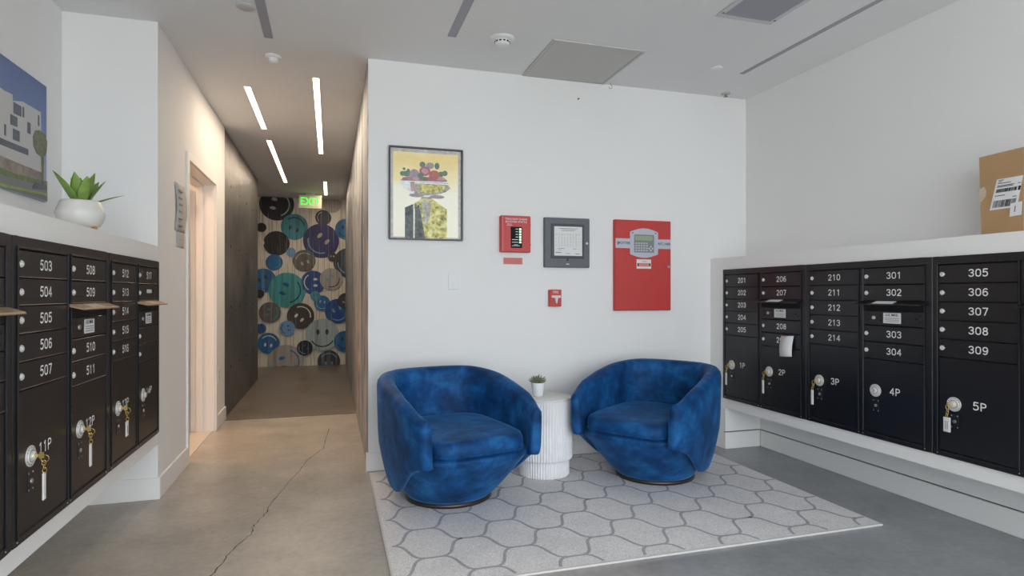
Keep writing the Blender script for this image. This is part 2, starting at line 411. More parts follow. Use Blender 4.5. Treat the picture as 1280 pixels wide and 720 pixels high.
# bulkheads that hold the mailboxes
sbox('wall_left_bulkhead', 'trim_paint', (XN, XL, ROOM_Y0, 3.91, 1.36, 1.452), (XN, XL, ROOM_Y0, 3.91, .315, .385),
     (XN, XL, 3.893, 3.91, .385, 1.36), (XN, XL, ROOM_Y0, 1.37, .385, 1.36), (XN, XN + .12, 1.37, 3.893, .385, 1.36), label='white bulkhead ledge holding the left mailboxes')
sbox('wall_right_bulkhead', 'trim_paint', (XB, XR, ROOM_Y0, D, 1.362, 1.452), (XB, XR, ROOM_Y0, 3.938, .315, .388),
     (XB, XR, 3.938, D, 0, 1.362), (XB, XR, ROOM_Y0, 1.435, .388, 1.362), (XR - .02, XR, 1.435, 3.938, .388, 1.362), label='white bulkhead ledge holding the right mailboxes')
# baseboards
BH = .125
def board(name, *boxes): 
    b = MB()
    for q in boxes: b.box(*q)
    return struct(b.build(name, 'trim_paint', None, .003))
board('baseboard_back', (XH, XB, D - .014, D, 0, BH))
board('baseboard_hall_corner', (XH - .014, XH + .001, D - .014, D + .02, 0, BH))
board('baseboard_corridor', (XL, XL + .014, 3.91, DY0 - .05, 0, BH)); board('baseboard_corridor_far', (XL, XL + .014, DY1 + .05, 6.2, 0, BH))
board('baseboard_niche', (XN, XL + .014, 3.896, 3.91, 0, BH)); board('baseboard_left', (XN, XN + .014, ROOM_Y0, 3.896, 0, BH))
board('baseboard_right', (XR - .016, XR, ROOM_Y0, 3.922, 0, BH)); board('baseboard_right_end', (XB, XR - .016, 3.922, 3.938, 0, BH))
sbox('trim_recess_panel', 'wall_paint', (XR - .014, XR, ROOM_Y0, 3.924, BH + .008, .315), (XB, XR - .014, 3.924, 3.938, BH + .008, .315))
sbox('trim_recess_groove', 'dark_hole', (XR - .002, XR - .0005, ROOM_Y0, 3.93, BH, BH + .008), (XB, XR, 3.936, 3.9375, BH, BH + .008))
# storefront behind the camera
b = MB()
for x in (XN, .1, 1.65, XR - .06): b.box(x, x + .06, ROOM_Y0 - .06, ROOM_Y0, 0, CZ)
for z in (0, 2.2, CZ - .06): b.box(XN, XR, ROOM_Y0 - .06, ROOM_Y0, z, z + .06)
struct(b.build('window_1', 'mullion', None, .004))
sbox('ground_outside', 'outside_paving', (-12, 14, -16, ROOM_Y0 - .06, -.15, -.02))
# door frame and open leaf
b = MB(); e = .05
b.box(XL, XL + .014, DY0 - e, DY0, 0, DH + e); b.box(XL, XL + .014, DY1, DY1 + e, 0, DH + e); b.box(XL, XL + .014, DY0, DY1, DH, DH + e)
b.box(JX, XL, DY0 - .004, DY0 + .004, 0, DH); b.box(JX, XL, DY1 - .004, DY1 + .004, 0, DH); b.box(JX, XL, DY0, DY1, DH - .004, DH + .004)
b.box(JX + .045, JX + .10, DY1 - .02, DY1, 0, DH); b.box(JX + .045, JX + .10, DY0, DY0 + .02, 0, DH); b.box(JX + .045, JX + .10, DY0, DY1, DH - .02, DH)
frame = struct(b.build('door_1_frame', 'trim_paint', None, .002))
dl = thing('restroom_door', 'open white door leaf inside the warm lit doorway on the left', 'door', (JX - .004, DY1 - .05, 0.006))
b = MB(); b.box(-.9, -.008, -.022, .022, 0, 2.08); b.build('door_leaf', 'door_paint', dl, .002)
for z in (.22, 1.06, 1.86):
    b = MB(); b.cyl((0, -.026, z), .008, .12, 'z', 10); b.box(-.04, .0, -.0245, -.0225, z, z + .12); b.build('hinge', 'hinge_metal', dl)
b = MB(); b.cyl((-.83, -.024, 1.0), .026, .01, 'y', 20); b.tube([(-.83, -.03, 1.0), (-.83, -.07, 1.0), (-.72, -.07, 1.0)], .009, 8); b.build('handle', 'silver', dl)
# floor crack, a chain of hairline segments
b = MB(); pts = [(-.007, 5.54), (-.03, 5.2), (-.047, 4.83), (-.11, 4.66), (-.152, 4.52), (-.2, 4.25), (-.27, 3.9), (-.325, 3.62), (-.331, 3.5), (-.37, 3.33), (-.375, 3.2), (-.43, 3.05), (-.451, 2.93), (-.475, 2.78), (-.47, 2.6), (-.5, 2.3), (-.49, 2.0)]
fine = []
for (x0, y0), (x1, y1) in zip(pts, pts[1:]):
    for k in range(6):
        t = k / 6; fine.append((x0+(x1-x0)*t + random.uniform(-.006, .006), y0+(y1-y0)*t))
for (x0, y0), (x1, y1) in zip(fine, fine[1:]):
    q = .0023 * random.uniform(.5, 1.2)
    b.add([(x0-q, y0, .0006), (x0+q, y0, .0006), (x1+q, y1, .0006), (x1-q, y1, .0006)], [(0, 1, 2, 3)])
t = b.build('floor_crack', 'crack_dark', floor)
b = MB(); b.box(XL, XH, 6.135, 6.142, 0, .0006); b.build('floor_joint', 'crack_dark', floor)

# ---- murals
COS, SIN = math.cos, math.sin
def wallpt(u, v, y):                       # photograph measurement -> point on the plane Y = y
    cx = (u - 640) / 755; rx = cx*COS(TH) + SIN(TH); ry = -cx*SIN(TH) + COS(TH); k = y / ry
    return rx * k, 1.18 + (367 - v) / 755 * k
def leftpt(u, v, x):
    cx = (u - 640) / 755; rx = cx*COS(TH) + SIN(TH); ry = -cx*SIN(TH) + COS(TH); k = x / rx
    return ry * k, 1.18 + (367 - v) / 755 * k
S1 = lambda x, y: (320 + x/6.54, 240 + y/6.54); S2 = lambda x, y: (320 + x/6.26, 345 + y/6.26)
faces = [ # sheet, cx, cy, r, colour, angle of the smile (deg, image, 0=right, 90=down), line colour, eye colour
 (1, 620, 100, 75, 'greige', 90, None, None), (1, 170, 100, 140, 'black', 10, 'pale', 'pale'), (1, 45, 290, 40, 'black', 0, None, None),
 (1, 550, 210, 65, 'charcoal', 200, 'pale', None), (1, 315, 285, 110, 'teal', -70, 'black', 'charcoal'), (1, 533, 400, 145, 'navy', 132, 'steel', 'greige'),
 (1, 735, 305, 88, 'blue', 90, 'black', 'black'), (1, 168, 420, 105, 'black', 120, None, None), (1, 288, 492, 38, 'steel', 150, 'pale', 'pale'),
 (1, 395, 562, 92, 'taupe', -110, 'pale', 'pale'), (1, 150, 575, 68, 'blue', 30, 'teal', None), (1, 760, 580, 125, 'charcoal', 120, 'steel', 'blue'), (1, 625, 532, 38, 'charcoal', 90, 'cream', 'cream'),
 (1, 45, 415, 25, 'cream', 0, 'black', None),
 (2, 60, 35, 98, 'blue', 60, 'deep', 'charcoal'), (2, 245, 110, 142, 'turquoise', 20, 'black', 'deep'), (2, 448, 50, 95, 'deep', 180, 'cream', 'cream'),
 (2, 588, 25, 88, 'greige', 50, 'charcoal', 'steel'), (2, 518, 212, 62, 'blue', 100, 'pale', 'pale'), (2, 465, 155, 38, 'teal', 80, 'deep', 'deep'),
 (2, 640, 275, 100, 'deep', 65, 'steel', 'steel'), (2, 705, 195, 65, 'charcoal', 30, 'steel', 'greige'), (2, 30, 140, 35, 'black', 0, None, None), (2, 110, 285, 85, 'taupe', 15, 'teal', 'teal'),
 (2, 350, 312, 105, 'brown', -50, 'cream', 'cream'), (2, 40, 410, 40, 'deep', 0, None, None), (2, 245, 408, 62, 'steel', 170, 'deep', 'deep'),
 (2, 520, 460, 130, 'pale', 90, 'black', 'brown'), (2, 100, 525, 85, 'blue', -80, 'cream', 'cream'), (2, 235, 672, 140, 'greige', -10, 'blue', 'blue'),
 (2, 382, 562, 62, 'black', 140, 'steel', 'deep'), (2, 695, 510, 85, 'blue', 100, 'black', 'black'), (2, 570, 665, 88, 'charcoal', -90, 'steel', 'steel')]
for k, (sh, cx, cy, r, col, ang, lc, ec) in enumerate(faces):
    u, v = (S1 if sh == 1 else S2)(cx, cy); r = r / (6.54 if sh == 1 else 6.26)
    X0, Z0 = wallpt(u, v, 10.45); sx = wallpt(u + r, v, 10.45)[0] - X0; sz = Z0 - wallpt(u, v + r, 10.45)[1]; R = (sx + sz) / 2 * .985
    yk = 10.448 - .0012 * k; a0 = -math.radians(ang)
    cl = lambda p: (min(p[0], XH), min(max(p[1], .001), CZ - .001))
    b = MB(); mats = ['mural_' + col, 'mural_' + (lc or col), 'mural_' + (ec or col)]
    P = lambda ux, uz, rr=1: cl((X0 + rr*ux*R, Z0 + rr*uz*R))
    b.add([(p[0], yk, p[1]) for p in (P(COS(2*PI*i/40), SIN(2*PI*i/40)) for i in range(40))], [tuple(range(40))])
    if lc and R > .1:
        arc = [P(COS(a0 + t), SIN(a0 + t), .72) for t in [(-1.05 + 2.1*i/14) for i in range(15)]]
        b.ribbon(arc, .05 * R + .006, yk - .0004, 1, joint=False)
    if ec:
        for s_ in (-1, 1):
            ex, ez = -.18*COS(a0) - s_*.27*SIN(a0), -.18*SIN(a0) + s_*.27*COS(a0)
            b.add([(p[0], yk - .0004, p[1]) for p in (P(ex + .18*COS(t)*COS(a0) - .1*SIN(t)*SIN(a0), ez + .18*COS(t)*SIN(a0) + .1*SIN(t)*COS(a0)) for t in [2*PI*i/16 for i in range(16)])], [tuple(range(16))], 2)
    b.build('painted_smiley', mats, endw)

# ---- ceiling fittings
def strip(name, x, y0, y1, lit, label, group, k=1):
    t = thing(name, label, 'light', (x, (y0+y1)/2, CZ), 0, group); h = (y1-y0)/2
    t.scale.x = k
    b = MB(); b.box(-.026, .026, -h-.004, -h, -.003, 0); b.box(-.026, .026, h, h+.004, -.003, 0); b.box(-.026, -.022, -h, h, -.003, 0); b.box(.022, .026, -h, h, -.003, 0)
    b.build('housing', 'ceiling_paint' if lit else 'slot_grey', t)
    b = MB(); b.box(-.022, .022, -h, h, -.002, 0); b.build('diffuser', 'led_strip' if lit else 'slot_grey', t)
    if lit:
        l = area('strip_lamp', (x, (y0+y1)/2, CZ - .012), (0, 0, 0), .044, y1-y0, 4.2*(y1-y0), (1, .80, .60)); l.parent = t
        l.location = (0, 0, -.012)
    return t
G1 = 'lit linear lights along the hallway ceiling'
strip('linear_light', -.6, 4.93, 6.15, True, 'glowing linear ceiling light on the hallway left side, nearer one of two in line', G1)
strip('linear_light', -.6, 6.59, 9.02, True, 'glowing linear ceiling light on the hallway left side, farther one of two in line', G1)
strip('linear_light', -.10, 4.59, 7.06, True, 'longest glowing linear ceiling light, on the hallway right side', G1)
strip('linear_light', -.07, 8.81, 10.0, True, 'small glowing linear ceiling light just right of the green exit sign', G1)
G2 = 'unlit linear light slots in the lobby ceiling'
strip('linear_light', -.36, 1.6, 3.95, False, 'unlit grey linear light slot in ceiling left, in front of hallway', G2)
strip('linear_light', .705, 1.2, 3.61, False, 'unlit grey linear light slot in middle of lobby ceiling near round smoke detector', G2)
strip('linear_light', 2.795, 1.2, 3.63, False, 'unlit grey linear light slot along the right wall beside the air vent', G2, .65)
# smoke detectors
def detector(x, y, r, label, dark):
    t = thing('smoke_detector', label, 'detector', (x, y, CZ))
    b = MB(); b.lathe([(r, 0), (r, -.008), (r*.9, -.014), (r*.62, -.016)], n=32); b.build('base_plate', 'plastic_white', t)
    b = MB(); b.lathe([(r*.62, -.014), (r*.6, -.034), (r*.5, -.044), (.004, -.047)], n=32); b.build('sensor_head', 'plastic_white', t)
    if dark:
        for k in range(12):
            a = 2*PI*k/12; b = MB(); q = r*.6
            b.box(-.007, .007, -.002, .002, -.032, -.024); o = b.build('sensing_slot', 'dark_hole', t); o.location = (q*COS(a), q*SIN(a), 0); o.rotation_euler = (0, 0, a + PI/2)
    return t
detector(1.005, 3.55, .075, 'round white smoke detector with dark slots, left of ceiling access panel', True)
detector(-.36, 4.25, .05, 'small white round detector at the hallway ceiling entrance', False)
t = thing('ceiling_cover_plate', 'flat round cover plate on ceiling above the left corner, between light slot and wall', 'cover plate', (-.44, 3.56, CZ))
b = MB(); b.lathe([(.05, 0), (.05, -.003), (.046, -.006), (.003, -.006)], n=32); b.build('plate_disc', 'access_panel_paint', t)
t = thing('sprinkler_cover', 'small round ceiling cover disc right of the access panel', 'cover plate', (2.555, 3.59, CZ))
b = MB(); b.lathe([(.04, 0), (.04, -.006), (.036, -.009), (.003, -.009)], n=28); b.build('plate_disc', 'plastic_white', t)
t = thing('fire_sprinkler', 'little metal sprinkler in ceiling corner above right end of back wall', 'sprinkler', (2.952, 4.03, CZ))
b = MB(); b.lathe([(.035, 0), (.035, -.004), (.02, -.008), (.003, -.008)], n=20); b.build('escutcheon', 'plate_grey', t)
b = MB(); b.cyl((0, 0, -.022), .006, .016, 'z', 8); b.cyl((0, 0, -.026), .017, .003, 'z', 12); b.build('deflector', 'hinge_metal', t)
# access panel
t = thing('access_panel', 'square grey ceiling access panel above the red panels', 'access panel', (1.625, 3.785, CZ))
b = MB(); q = .318
for a in ((-q, q, -q, -q+.018), (-q, q, q-.018, q), (-q, -q+.018, -q+.018, q-.018), (q-.018, q, -q+.018, q-.018)): b.box(a[0], a[1], a[2], a[3], -.007, 0)
b.build('panel_frame', 'access_panel_paint', t, .001)
b = MB(); b.box(-q+.021, q-.021, -q+.021, q-.021, -.005, 0); b.build('panel_door', 'access_panel_paint', t)
b = MB(); b.box(-q+.017, q-.017, -q+.017, q-.017, -.0015, -.0002); b.build('panel_gap', 'groove_dark', t)
t = thing('ceiling_hook', 'tiny wire hook hanging at corner of ceiling access panel', 'hook', (1.985, 4.07, CZ))
b = MB(); b.tube([(0, 0, 0), (0, 0, -.015)] + [(.014*SIN(a), 0, -.03 + .014*COS(a)) for a in [i*PI/6 for i in range(10)]], .0018, 6); b.build('wire_hook', 'hinge_metal', t)
# vent
t = thing('ceiling_air_vent', 'rectangular ceiling air return grille with grey mesh at top right', 'air vent', (2.25, 2.56, CZ))
b = MB(); w_, l_ = .185, .355; i_, j_ = .155, .32
for a in ((-w_, w_, -l_, -j_), (-w_, w_, j_, l_), (-w_, -i_, -j_, j_), (i_, w_, -j_, j_)): b.box(a[0], a[1], a[2], a[3], -.008, 0)
b.build('vent_frame', 'vent_white', t, .002)
b = MB(); b.box(-i_, i_, -j_, j_, -.0008, -.0002); b.build('duct_opening', 'dark_hole', t)
b = MB()
for k in range(34): x = -i_ + (k+.5)*2*i_/34; b.box(x-.0025, x+.0025, -j_, j_, -.005, -.003)
for k in range(70): y = -j_ + (k+.5)*2*j_/70; b.box(-i_, i_, y-.0022, y+.0022, -.0056, -.0034)
o = b.build('grille_mesh', 'slot_grey', t); o['kind'] = 'stuff'
for x, y in ((-.17, .3), (.17, .3), (-.17, -.3), (.17, -.3)):
    b = MB(); b.cyl((x, y, -.010), .006, .003, 'z', 10); b.build('screw', 'vent_grey', t)
# exit sign
t = thing('exit_sign', 'white exit sign with glowing green letters hung from the hallway ceiling', 'sign', (-.30, 9.9, CZ))
b = MB(); b.box(-.07, .07, -.02, .02, -.03, 0); b.build('mount', 'exit_face', t, .002)
b = MB(); b.box(-.17, .17, -.025, .025, -.24, -.03); b.build('sign_housing', 'exit_face', t, .006)
o = text('EXIT', .17, 'exit_green', t, (0.0, -.0265, -.135), extr=.001, sx=.85, bold=0); o['label'] = 'glowing green exit letters'
b = MB(); b.prism([(-.16, -.135), (-.135, -.115), (-.135, -.155)], -.0275, -.025); b.build('arrow', 'paper_white', t)

# ================================================================== WALL ITEMS
def wall_item(name, label, cat, x, z, group=None): return thing(name, label, cat, (x, D, z), 0, group)
# framed artwork .50 x .626
t = wall_item('framed_artwork', 'framed collage print of a suited torso with a bowl of roses for a head', 'picture', .374, 1.543)
W_, H_ = .50, .626
b = MB(); f = .010
b.box(0, W_, -.03, 0, 0, f); b.box(0, W_, -.03, 0, H_-f, H_); b.box(0, f, -.03, 0, f, H_-f); b.box(W_-f, W_, -.03, 0, f, H_-f); b.build('picture_frame', 'frame_metal', t, .0015)
b = MB(); b.box(f, W_-f, -.010, 0, f, H_-f); b.build('mat_board', 'art_mat', t)
def A(px, py): return ((px - 18) / 552 * .5, (712 - py) / 700 * .626)
art = MB(); art.box(.028, W_-.03, -.0115, -.010, .02, H_-.035); bg = art.build('print_sheet', 'art_ground', t)
def artpoly(pts, m, k):
    b = MB(); b.prism([A(*p) for p in pts], -.0115 - .0003*k, -.0112 - .0003*(k-1)); return b.build('printed_shape', m, bg)
def ell(cx, cy, rx, ry, n=18, a0=0, a1=2*PI): return [(cx + rx*COS(a0+(a1-a0)*i/(n)), cy + ry*SIN(a0+(a1-a0)*i/(n))) for i in range(n)]
artpoly([(135, 700), (135, 470), (200, 440), (205, 436), (205, 700)], 'art_dark', 1)
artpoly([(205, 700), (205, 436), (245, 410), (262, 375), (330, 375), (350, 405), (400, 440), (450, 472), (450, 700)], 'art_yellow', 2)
artpoly([(210, 700), (210, 470), (240, 440), (262, 560), (285, 700)], 'art_dark', 3)
artpoly([(255, 420), (290, 400), (330, 420), (322, 520), (300, 600), (280, 600), (268, 520)], 'art_greyfloral', 4)
artpoly([(197, 700), (197, 440), (206, 436), (206, 700)], 'art_pale', 5)
artpoly([(260, 400), (258, 365), (335, 365), (330, 400), (295, 392)], 'art_mauve', 5)
artpoly([(97, 268), (460, 268), (460, 290), (450, 320), (420, 350), (380, 375), (300, 385), (220, 388), (170, 372), (168, 345), (130, 330), (108, 305)], 'art_pale', 6)
artpoly([(205, 285), (460, 285), (478, 310), (440, 340), (380, 362), (300, 372), (205, 372)], 'art_greyfloral', 7)
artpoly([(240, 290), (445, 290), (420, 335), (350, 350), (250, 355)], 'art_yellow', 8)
artpoly([(172, 268), (205, 268), (205, 345), (180, 345)], 'art_pink', 8)
artpoly([(97, 275), (120, 245), (190, 232), (400, 232), (445, 245), (460, 275)], 'art_band', 9)
artpoly([(97, 268), (460, 262), (460, 270), (97, 276)], 'art_pale', 10)
artpoly(ell(220, 375, 55, 14), 'art_mauve', 9); artpoly(ell(375, 380, 55, 14), 'art_mauve', 9)
for cx, cy, rx, ry, m, k in [(265, 140, 22, 22, 'green', 10), (375, 145, 18, 26, 'green', 10), (322, 145, 30, 24, 'mauve', 10), (150, 215, 30, 22, 'green', 10), (118, 215, 20, 18, 'green', 11), (128, 180, 10, 10, 'green', 10),
     (435, 197, 20, 20, 'green', 10), (405, 205, 22, 20, 'green', 11), (400, 240, 35, 16, 'pink', 11), (205, 220, 38, 42, 'mauve', 11), (283, 190, 42, 36, 'rose', 12), (283, 188, 26, 20, 'pink', 13), (355, 215, 40, 36, 'orange', 12), (340, 232, 28, 24, 'rose', 13),
     (250, 225, 22, 22, 'green', 13), (275, 245, 28, 14, 'green', 14), (215, 250, 26, 14, 'pink', 13), (160, 195, 12, 18, 'green', 12)]:
    artpoly(ell(cx, cy, rx, ry), 'art_' + m, k)
# booster status box
t = wall_item('booster_status_box', 'small red two way radio booster status box with green lights', 'alarm box', 1.141, 1.472)
b = MB(); b.box(0, .22, -.045, 0, 0, .256); b.build('enclosure', 'alarm_red', t, .004)
b = MB(); b.box(.0125, .016, -.0465, -.044, .004, .252); b.build('lid_seam', 'label_red', t)
text('TWO-WAY RADIO\nBOOSTER STATUS', .0195, 'paper_white', t, (.113, -.0462, .222), extr=.0003)
text('ERRCS 24\nIN SERVICE', .0085, 'paper_white', t, (.062, -.0462, .192), extr=.0002)
b = MB(); b.box(.072, .155, -.047, -.044, .03, .178); win = b.build('status_window', 'gap_black', t)
for k in range(6):
    z = .162 - k*.0185; b = MB(); b.box(.134, .148, -.0485, -.046, z-.006, z+.006); b.build('status_light', 'led_green', t)
    b = MB(); b.box(.126 - (.018 if k < 4 else .045), .126, -.0475, -.0465, z-.002, z+.002); b.build('legend', 'lettering_white', win)
b = MB(); b.box(.08, .14, -.0475, -.0465, .043, .046); b.box(.095, .125, -.0475, -.0465, .05, .053); b.build('legend', 'lettering_white', win)
b = MB(); b.box(.2195, .226, -.03, -.01, .05, .06); b.box(.2195, .226, -.03, -.01, .19, .2); b.build('hinge', 'alarm_red_dark', t)
t = wall_item('red_wall_label', 'faded red printed label strip below the booster status box', 'label', 1.171, 1.388)
b = MB(); b.box(0, .142, -.002, 0, 0, .047); b.build('label_sheet', 'label_red', t)
b = MB()
for k in range(5):
    x = .008
    while x < .13: w_ = random.uniform(.006, .02); b.box(x, min(x+w_, .135), -.0025, -.0015, .007+k*.008, .009+k*.008); x += w_ + .004
o = b.build('fine_print', 'alarm_red_dark', t)
# grey document cabinet
t = wall_item('document_cabinet', 'dark grey metal document cabinet with a printed sheet in its window', 'cabinet', 1.471, 1.369)
b = MB(); b.box(0, .351, -.03, 0, 0, .36); b.build('cabinet_body', 'grey_metal', t, .004)
b = MB(); b.box(.048, .305, -.036, -.029, .066, .315); b.build('window_frame', 'grey_dark', t, .003)
b = MB(); b.box(.071, .288, -.0375, -.035, .085, .296); pg = b.build('document_sheet', 'label_white', t)
b = MB()
b.box(.105, .255, -.0385, -.037, .280, .283); b.box(.125, .235, -.0385, -.037, .272, .2745); b.box(.13, .23, -.0385, -.037, .264, .266)
for c in range(9):
    for r_ in range(11):
        if c in (0, 8) and r_ % 3: continue
        x = .082 + c*.022; z = .238 - r_*.0085 - (0.002 if r_ else 0); b.box(x, x + random.uniform(.004, .010 if r_ else .013), -.0385, -.037, z, z + (.0028 if r_ == 0 else .0018))
b.box(.10, .15, -.0385, -.037, .136, .139); b.box(.1, .125, -.0385, -.037, .125, .127); b.box(.215, .24, -.0385, -.037, .134, .137)
b.box(.08, .125, -.0385, -.037, .105, .110); b.box(.16, .19, -.0385, -.037, .1, .103); b.box(.235, .27, -.0385, -.037, .097, .101)
o = b.build('table_print', 'print_grey', pg)
b = MB(); b.cyl((.328, -.03, .178), .010, .006, 'y', 4); b.build('latch', 'silver', t)
b = MB(); b.prism([(.17, .05), (.182, .05), (.18, .062), (.176, .066), (.172, .062)], -.0315, -.029); b.build('flame_emblem', 'gap_black', t)
b = MB(); b.box(.165, .19, -.0312, -.029, .022, .028); b.build('maker_plate', 'silver', t)
# fire alarm control panel
t = wall_item('fire_alarm_panel', 'large red fire alarm control panel with display and silver band', 'alarm panel', 2.023, 1.052)
b = MB(); b.box(0, .475, -.03, 0, 0, .681); b.build('enclosure', 'alarm_red', t, .004)
b = MB(); b.box(.004, .471, -.034, -.028, .004, .677); b.build('door', 'alarm_red', t, .003)
b = MB(); b.box(.006, .469, -.0355, -.033, .468, .540); band = b.build('band', 'panel_silver', t)
arc_t = [(.125 + .235*i/10, .592 + .028*SIN(PI*i/10)) for i in range(11)]
arc_b = [(.36 - .235*i/10, .425 - .028*SIN(PI*i/10)) for i in range(11)]
b = MB(); b.prism(arc_b + [(.125, .5)][:0] + arc_t, -.037, -.0335); b.build('bezel', 'panel_silver', t, .001)
b = MB(); b.box(.158, .325, -.0385, -.036, .437, .572); b.build('keypad', 'keypad_grey', t)
b = MB(); b.box(.166, .312, -.0395, -.038, .528, .562); b.build('display', 'lcd_green', t)
for r_ in range(4):
    for c in range(5):
        b = MB(); b.box(.168+c*.022, .183+c*.022, -.0395, -.038, .447+r_*.018, .458+r_*.018); b.build('key', 'plate_grey', t)
for dx, dz in ((0, .014), (0, -.014), (.014, 0), (-.014, 0)):
    b = MB(); b.cyl((.297+dx, -.038, .468+dz), .006, .002, 'y', 8); b.build('arrow_key', 'paper_white', t)
text('POTTER', .027, 'print_dark', t, (.077, -.0358, .505), extr=.0003)
b = MB()
b.ribbon([(.026 + .008*COS(a), .505 + .011*SIN(a)) for a in [2*PI*i/14 for i in range(15)]], .003, -.0361); b.ribbon([(.026, .496), (.026, .514)], .003, -.0361); b.build('logo', 'alarm_red_dark', t)
text('AFC-1000', .026, 'print_dark', t, (.412, -.0358, .505), extr=.0003)
b = MB(); b.box(.18, .302, -.0352, -.033, .316, .386); sk = b.build('sticker', 'label_white', t)
b = MB(); b.box(.186, .296, -.0358, -.035, .332, .358); b.build('sticker_print', 'label_red', sk)
b = MB(); b.box(.186, .197, -.0362, -.0355, .334, .356); b.box(.285, .296, -.0362, -.0355, .334, .356); b.box(.225, .26, -.0362, -.0355, .368, .371); b.build('sticker_print', 'print_dark', sk)
b = MB(); b.cyl((.450, -.034, .332), .010, .008, 'y', 14); b.build('key_lock', 'silver', t)
for x in (.145, .34):
    b = MB(); b.cyl((x, -.037, .584), .005, .002, 'y', 8); b.build('bezel_screw', 'dark_hole', t)
# pull station
t = wall_item('fire_pull_station', 'small red fire alarm pull station with white T handle', 'alarm pull', 1.508, 1.087)
b = MB(); b.box(0, .093, -.03, 0, 0, .122); b.build('housing', 'alarm_red', t, .003)
b = MB(); b.box(.014, .082, -.046, -.028, .062, .080); b.prism([(.038, .064), (.062, .064), (.06, .045), (.056, .022), (.046, .022), (.042, .045)], -.045, -.029); b.build('pull_handle', 'paper_white', t, .0015)
text('FIRE', .024, 'paper_white', t, (.047, -.0308, .103), extr=.0003)
b = MB(); b.cyl((.064, -.03, .028), .004, .002, 'y', 8); b.build('keyhole', 'dark_hole', t)
# blank switch plate
t = wall_item('switch_plate', 'white light switch plate on back wall below the framed picture', 'switch', .776, 1.208)
b = MB(); b.box(0, .072, -.007, 0, 0, .112); b.build('plate', 'plastic_white', t, .003)
b = MB(); b.box(.02, .052, -.010, -.006, .023, .09); b.build('rocker', 'plastic_white', t, .002)
t = wall_item('wall_nail', 'lone dark nail high on the back wall above the grey cabinet', 'nail', 1.739, 2.606)
b = MB(); b.cyl((0, 0, 0), .003, .02, 'y', 8); b.cyl((0, -.02, 0), .006, .002, 'y', 8); b.build('nail_shaft', 'grey_dark', t)
# corridor wall: outlet plate + two notices
t = thing('wall_outlet', 'white outlet plate low on corridor wall beside the doorway', 'outlet', (XL, 5.82, .40), PI/2)
b = MB(); b.box(0, .075, -.007, 0, 0, .12); b.build('plate', 'plastic_white', t, .002)
for z in (.03, .075):
    b = MB(); b.box(.022, .053, -.009, -.006, z, z + .024); b.build('socket', 'plate_grey', t, .001)
def notice(y, z, w_, h_, label, curl):
    t = thing('wall_notice', label, 'notice', (XL, y, z), PI/2, 'paper notices beside the doorway')
    b = MB(); rows = 10; v = []
    for i in range(rows + 1):
        s_ = i / rows; bow = .003 + curl*SIN(PI*s_)**2; inset = .10*w_*SIN(PI*s_)**2 if curl > .01 else 0
        v.append([(inset, -.002 - .3*bow, h_*s_), (w_*.5, -.002 - bow*.6, h_*s_), (w_ - inset, -.002 - bow, h_*s_)])
    b.loft([[p for p in r] for r in v], closed=False, caps=False)
    o = b.build('sheet', 'paper_grey', t)
    so = o.modifiers.new('t', 'SOLIDIFY'); so.thickness = .0006
    b = MB()
    for q in range(int(h_ / .045)):
        z_ = h_ - .05 - q*.045
        if z_ > .02: b.box(w_*.25, w_*.25 + w_*random.uniform(.25, .5), -.0165 if curl > .01 else -.0055, -.001, z_, z_ + random.uniform(.004, .012))
    b.build('notice_print', 'keypad_grey', t); return t
notice(4.30, 1.585, .26, .31, 'curled grey paper notice on corridor wall left of the doorway, upper', .02)
notice(4.35, 1.485, .19, .098, 'small grey card notice on corridor wall under the curled one', .002)

# poster on the left wall above the ledge (only its right end is in view)
t = thing('building_poster', 'poster of a white apartment building under blue sky above left mailboxes', 'poster', (XN + .003, 2.35, 1.652), PI/2)
PW = 3.683 - 2.35
b = MB(); b.box(0, PW, -.012, 0, 0, .597); ps = b.build('poster_board', 'poster_sky', t, .001)
def pp(x, y):  # crop pixels -> board coordinates
    q = leftpt(x / 3.6, 60 + y / 3.6, XN); return (q[0] - 2.35, min(max(q[1] - 1.652, .002), .595))
def pshape(pts, m, k, raw=False):
    b = MB(); b.prism([p if raw else pp(*p) for p in pts], -.012 - .0004*k, -.0117 - .0004*(k-1)); return b.build('printed_shape', m, ps)
e0 = .004
L0 = pp(0, 185)[1]; 
pshape([(e0, .30), pp(0, 185), pp(38, 205), pp(38, 235), pp(85, 240), pp(85, 238), pp(168, 285), pp(170, 560), (e0, .14)][0:1] + [(e0, .56), pp(0, 190), pp(38, 207), pp(40, 232), pp(85, 240), pp(168, 288), pp(172, 555), pp(0, 490), (e0, .17)], 'poster_facade', 1, raw=True) if False else None
def pmix(lst, m, k): pshape([p if p[0] < 2 and isinstance(p[0], float) else pp(*p) for p in lst], m, k, raw=True)
pmix([(e0, .16), (e0, .53), (0, 190), (38, 207), (40, 236), (85, 240), (168, 288), (172, 560), (0, 492)], 'poster_facade', 1)
pmix([(e0, .175), (e0, .215), (0, 410), (110, 455), (110, 483), (0, 440)], 'poster_glass', 3)
for q in [((42, 240), (78, 262), (78, 308), (42, 292)), ((28, 295), (60, 312), (60, 355), (28, 342)), ((40, 360), (70, 375), (70, 422), (40, 410)), ((106, 330), (120, 338), (120, 388), (106, 380)), ((154, 300), (160, 304), (160, 352), (154, 347)), ((0, 340), (8, 344), (8, 395), (0, 390)), ((84, 262), (91, 266), (91, 312), (84, 308))]:
    pmix(q, 'poster_glass', 4)
pmix([(e0, .11), (e0, .165), (0, 490), (60, 515), (172, 560), (172, 600), (60, 590), (0, 565)], 'poster_base', 2)
pmix([(e0, .08), (e0, .12), (0, 545), (60, 568), (196, 600), (196, 640), (60, 610), (0, 585)], 'poster_hedge', 3)
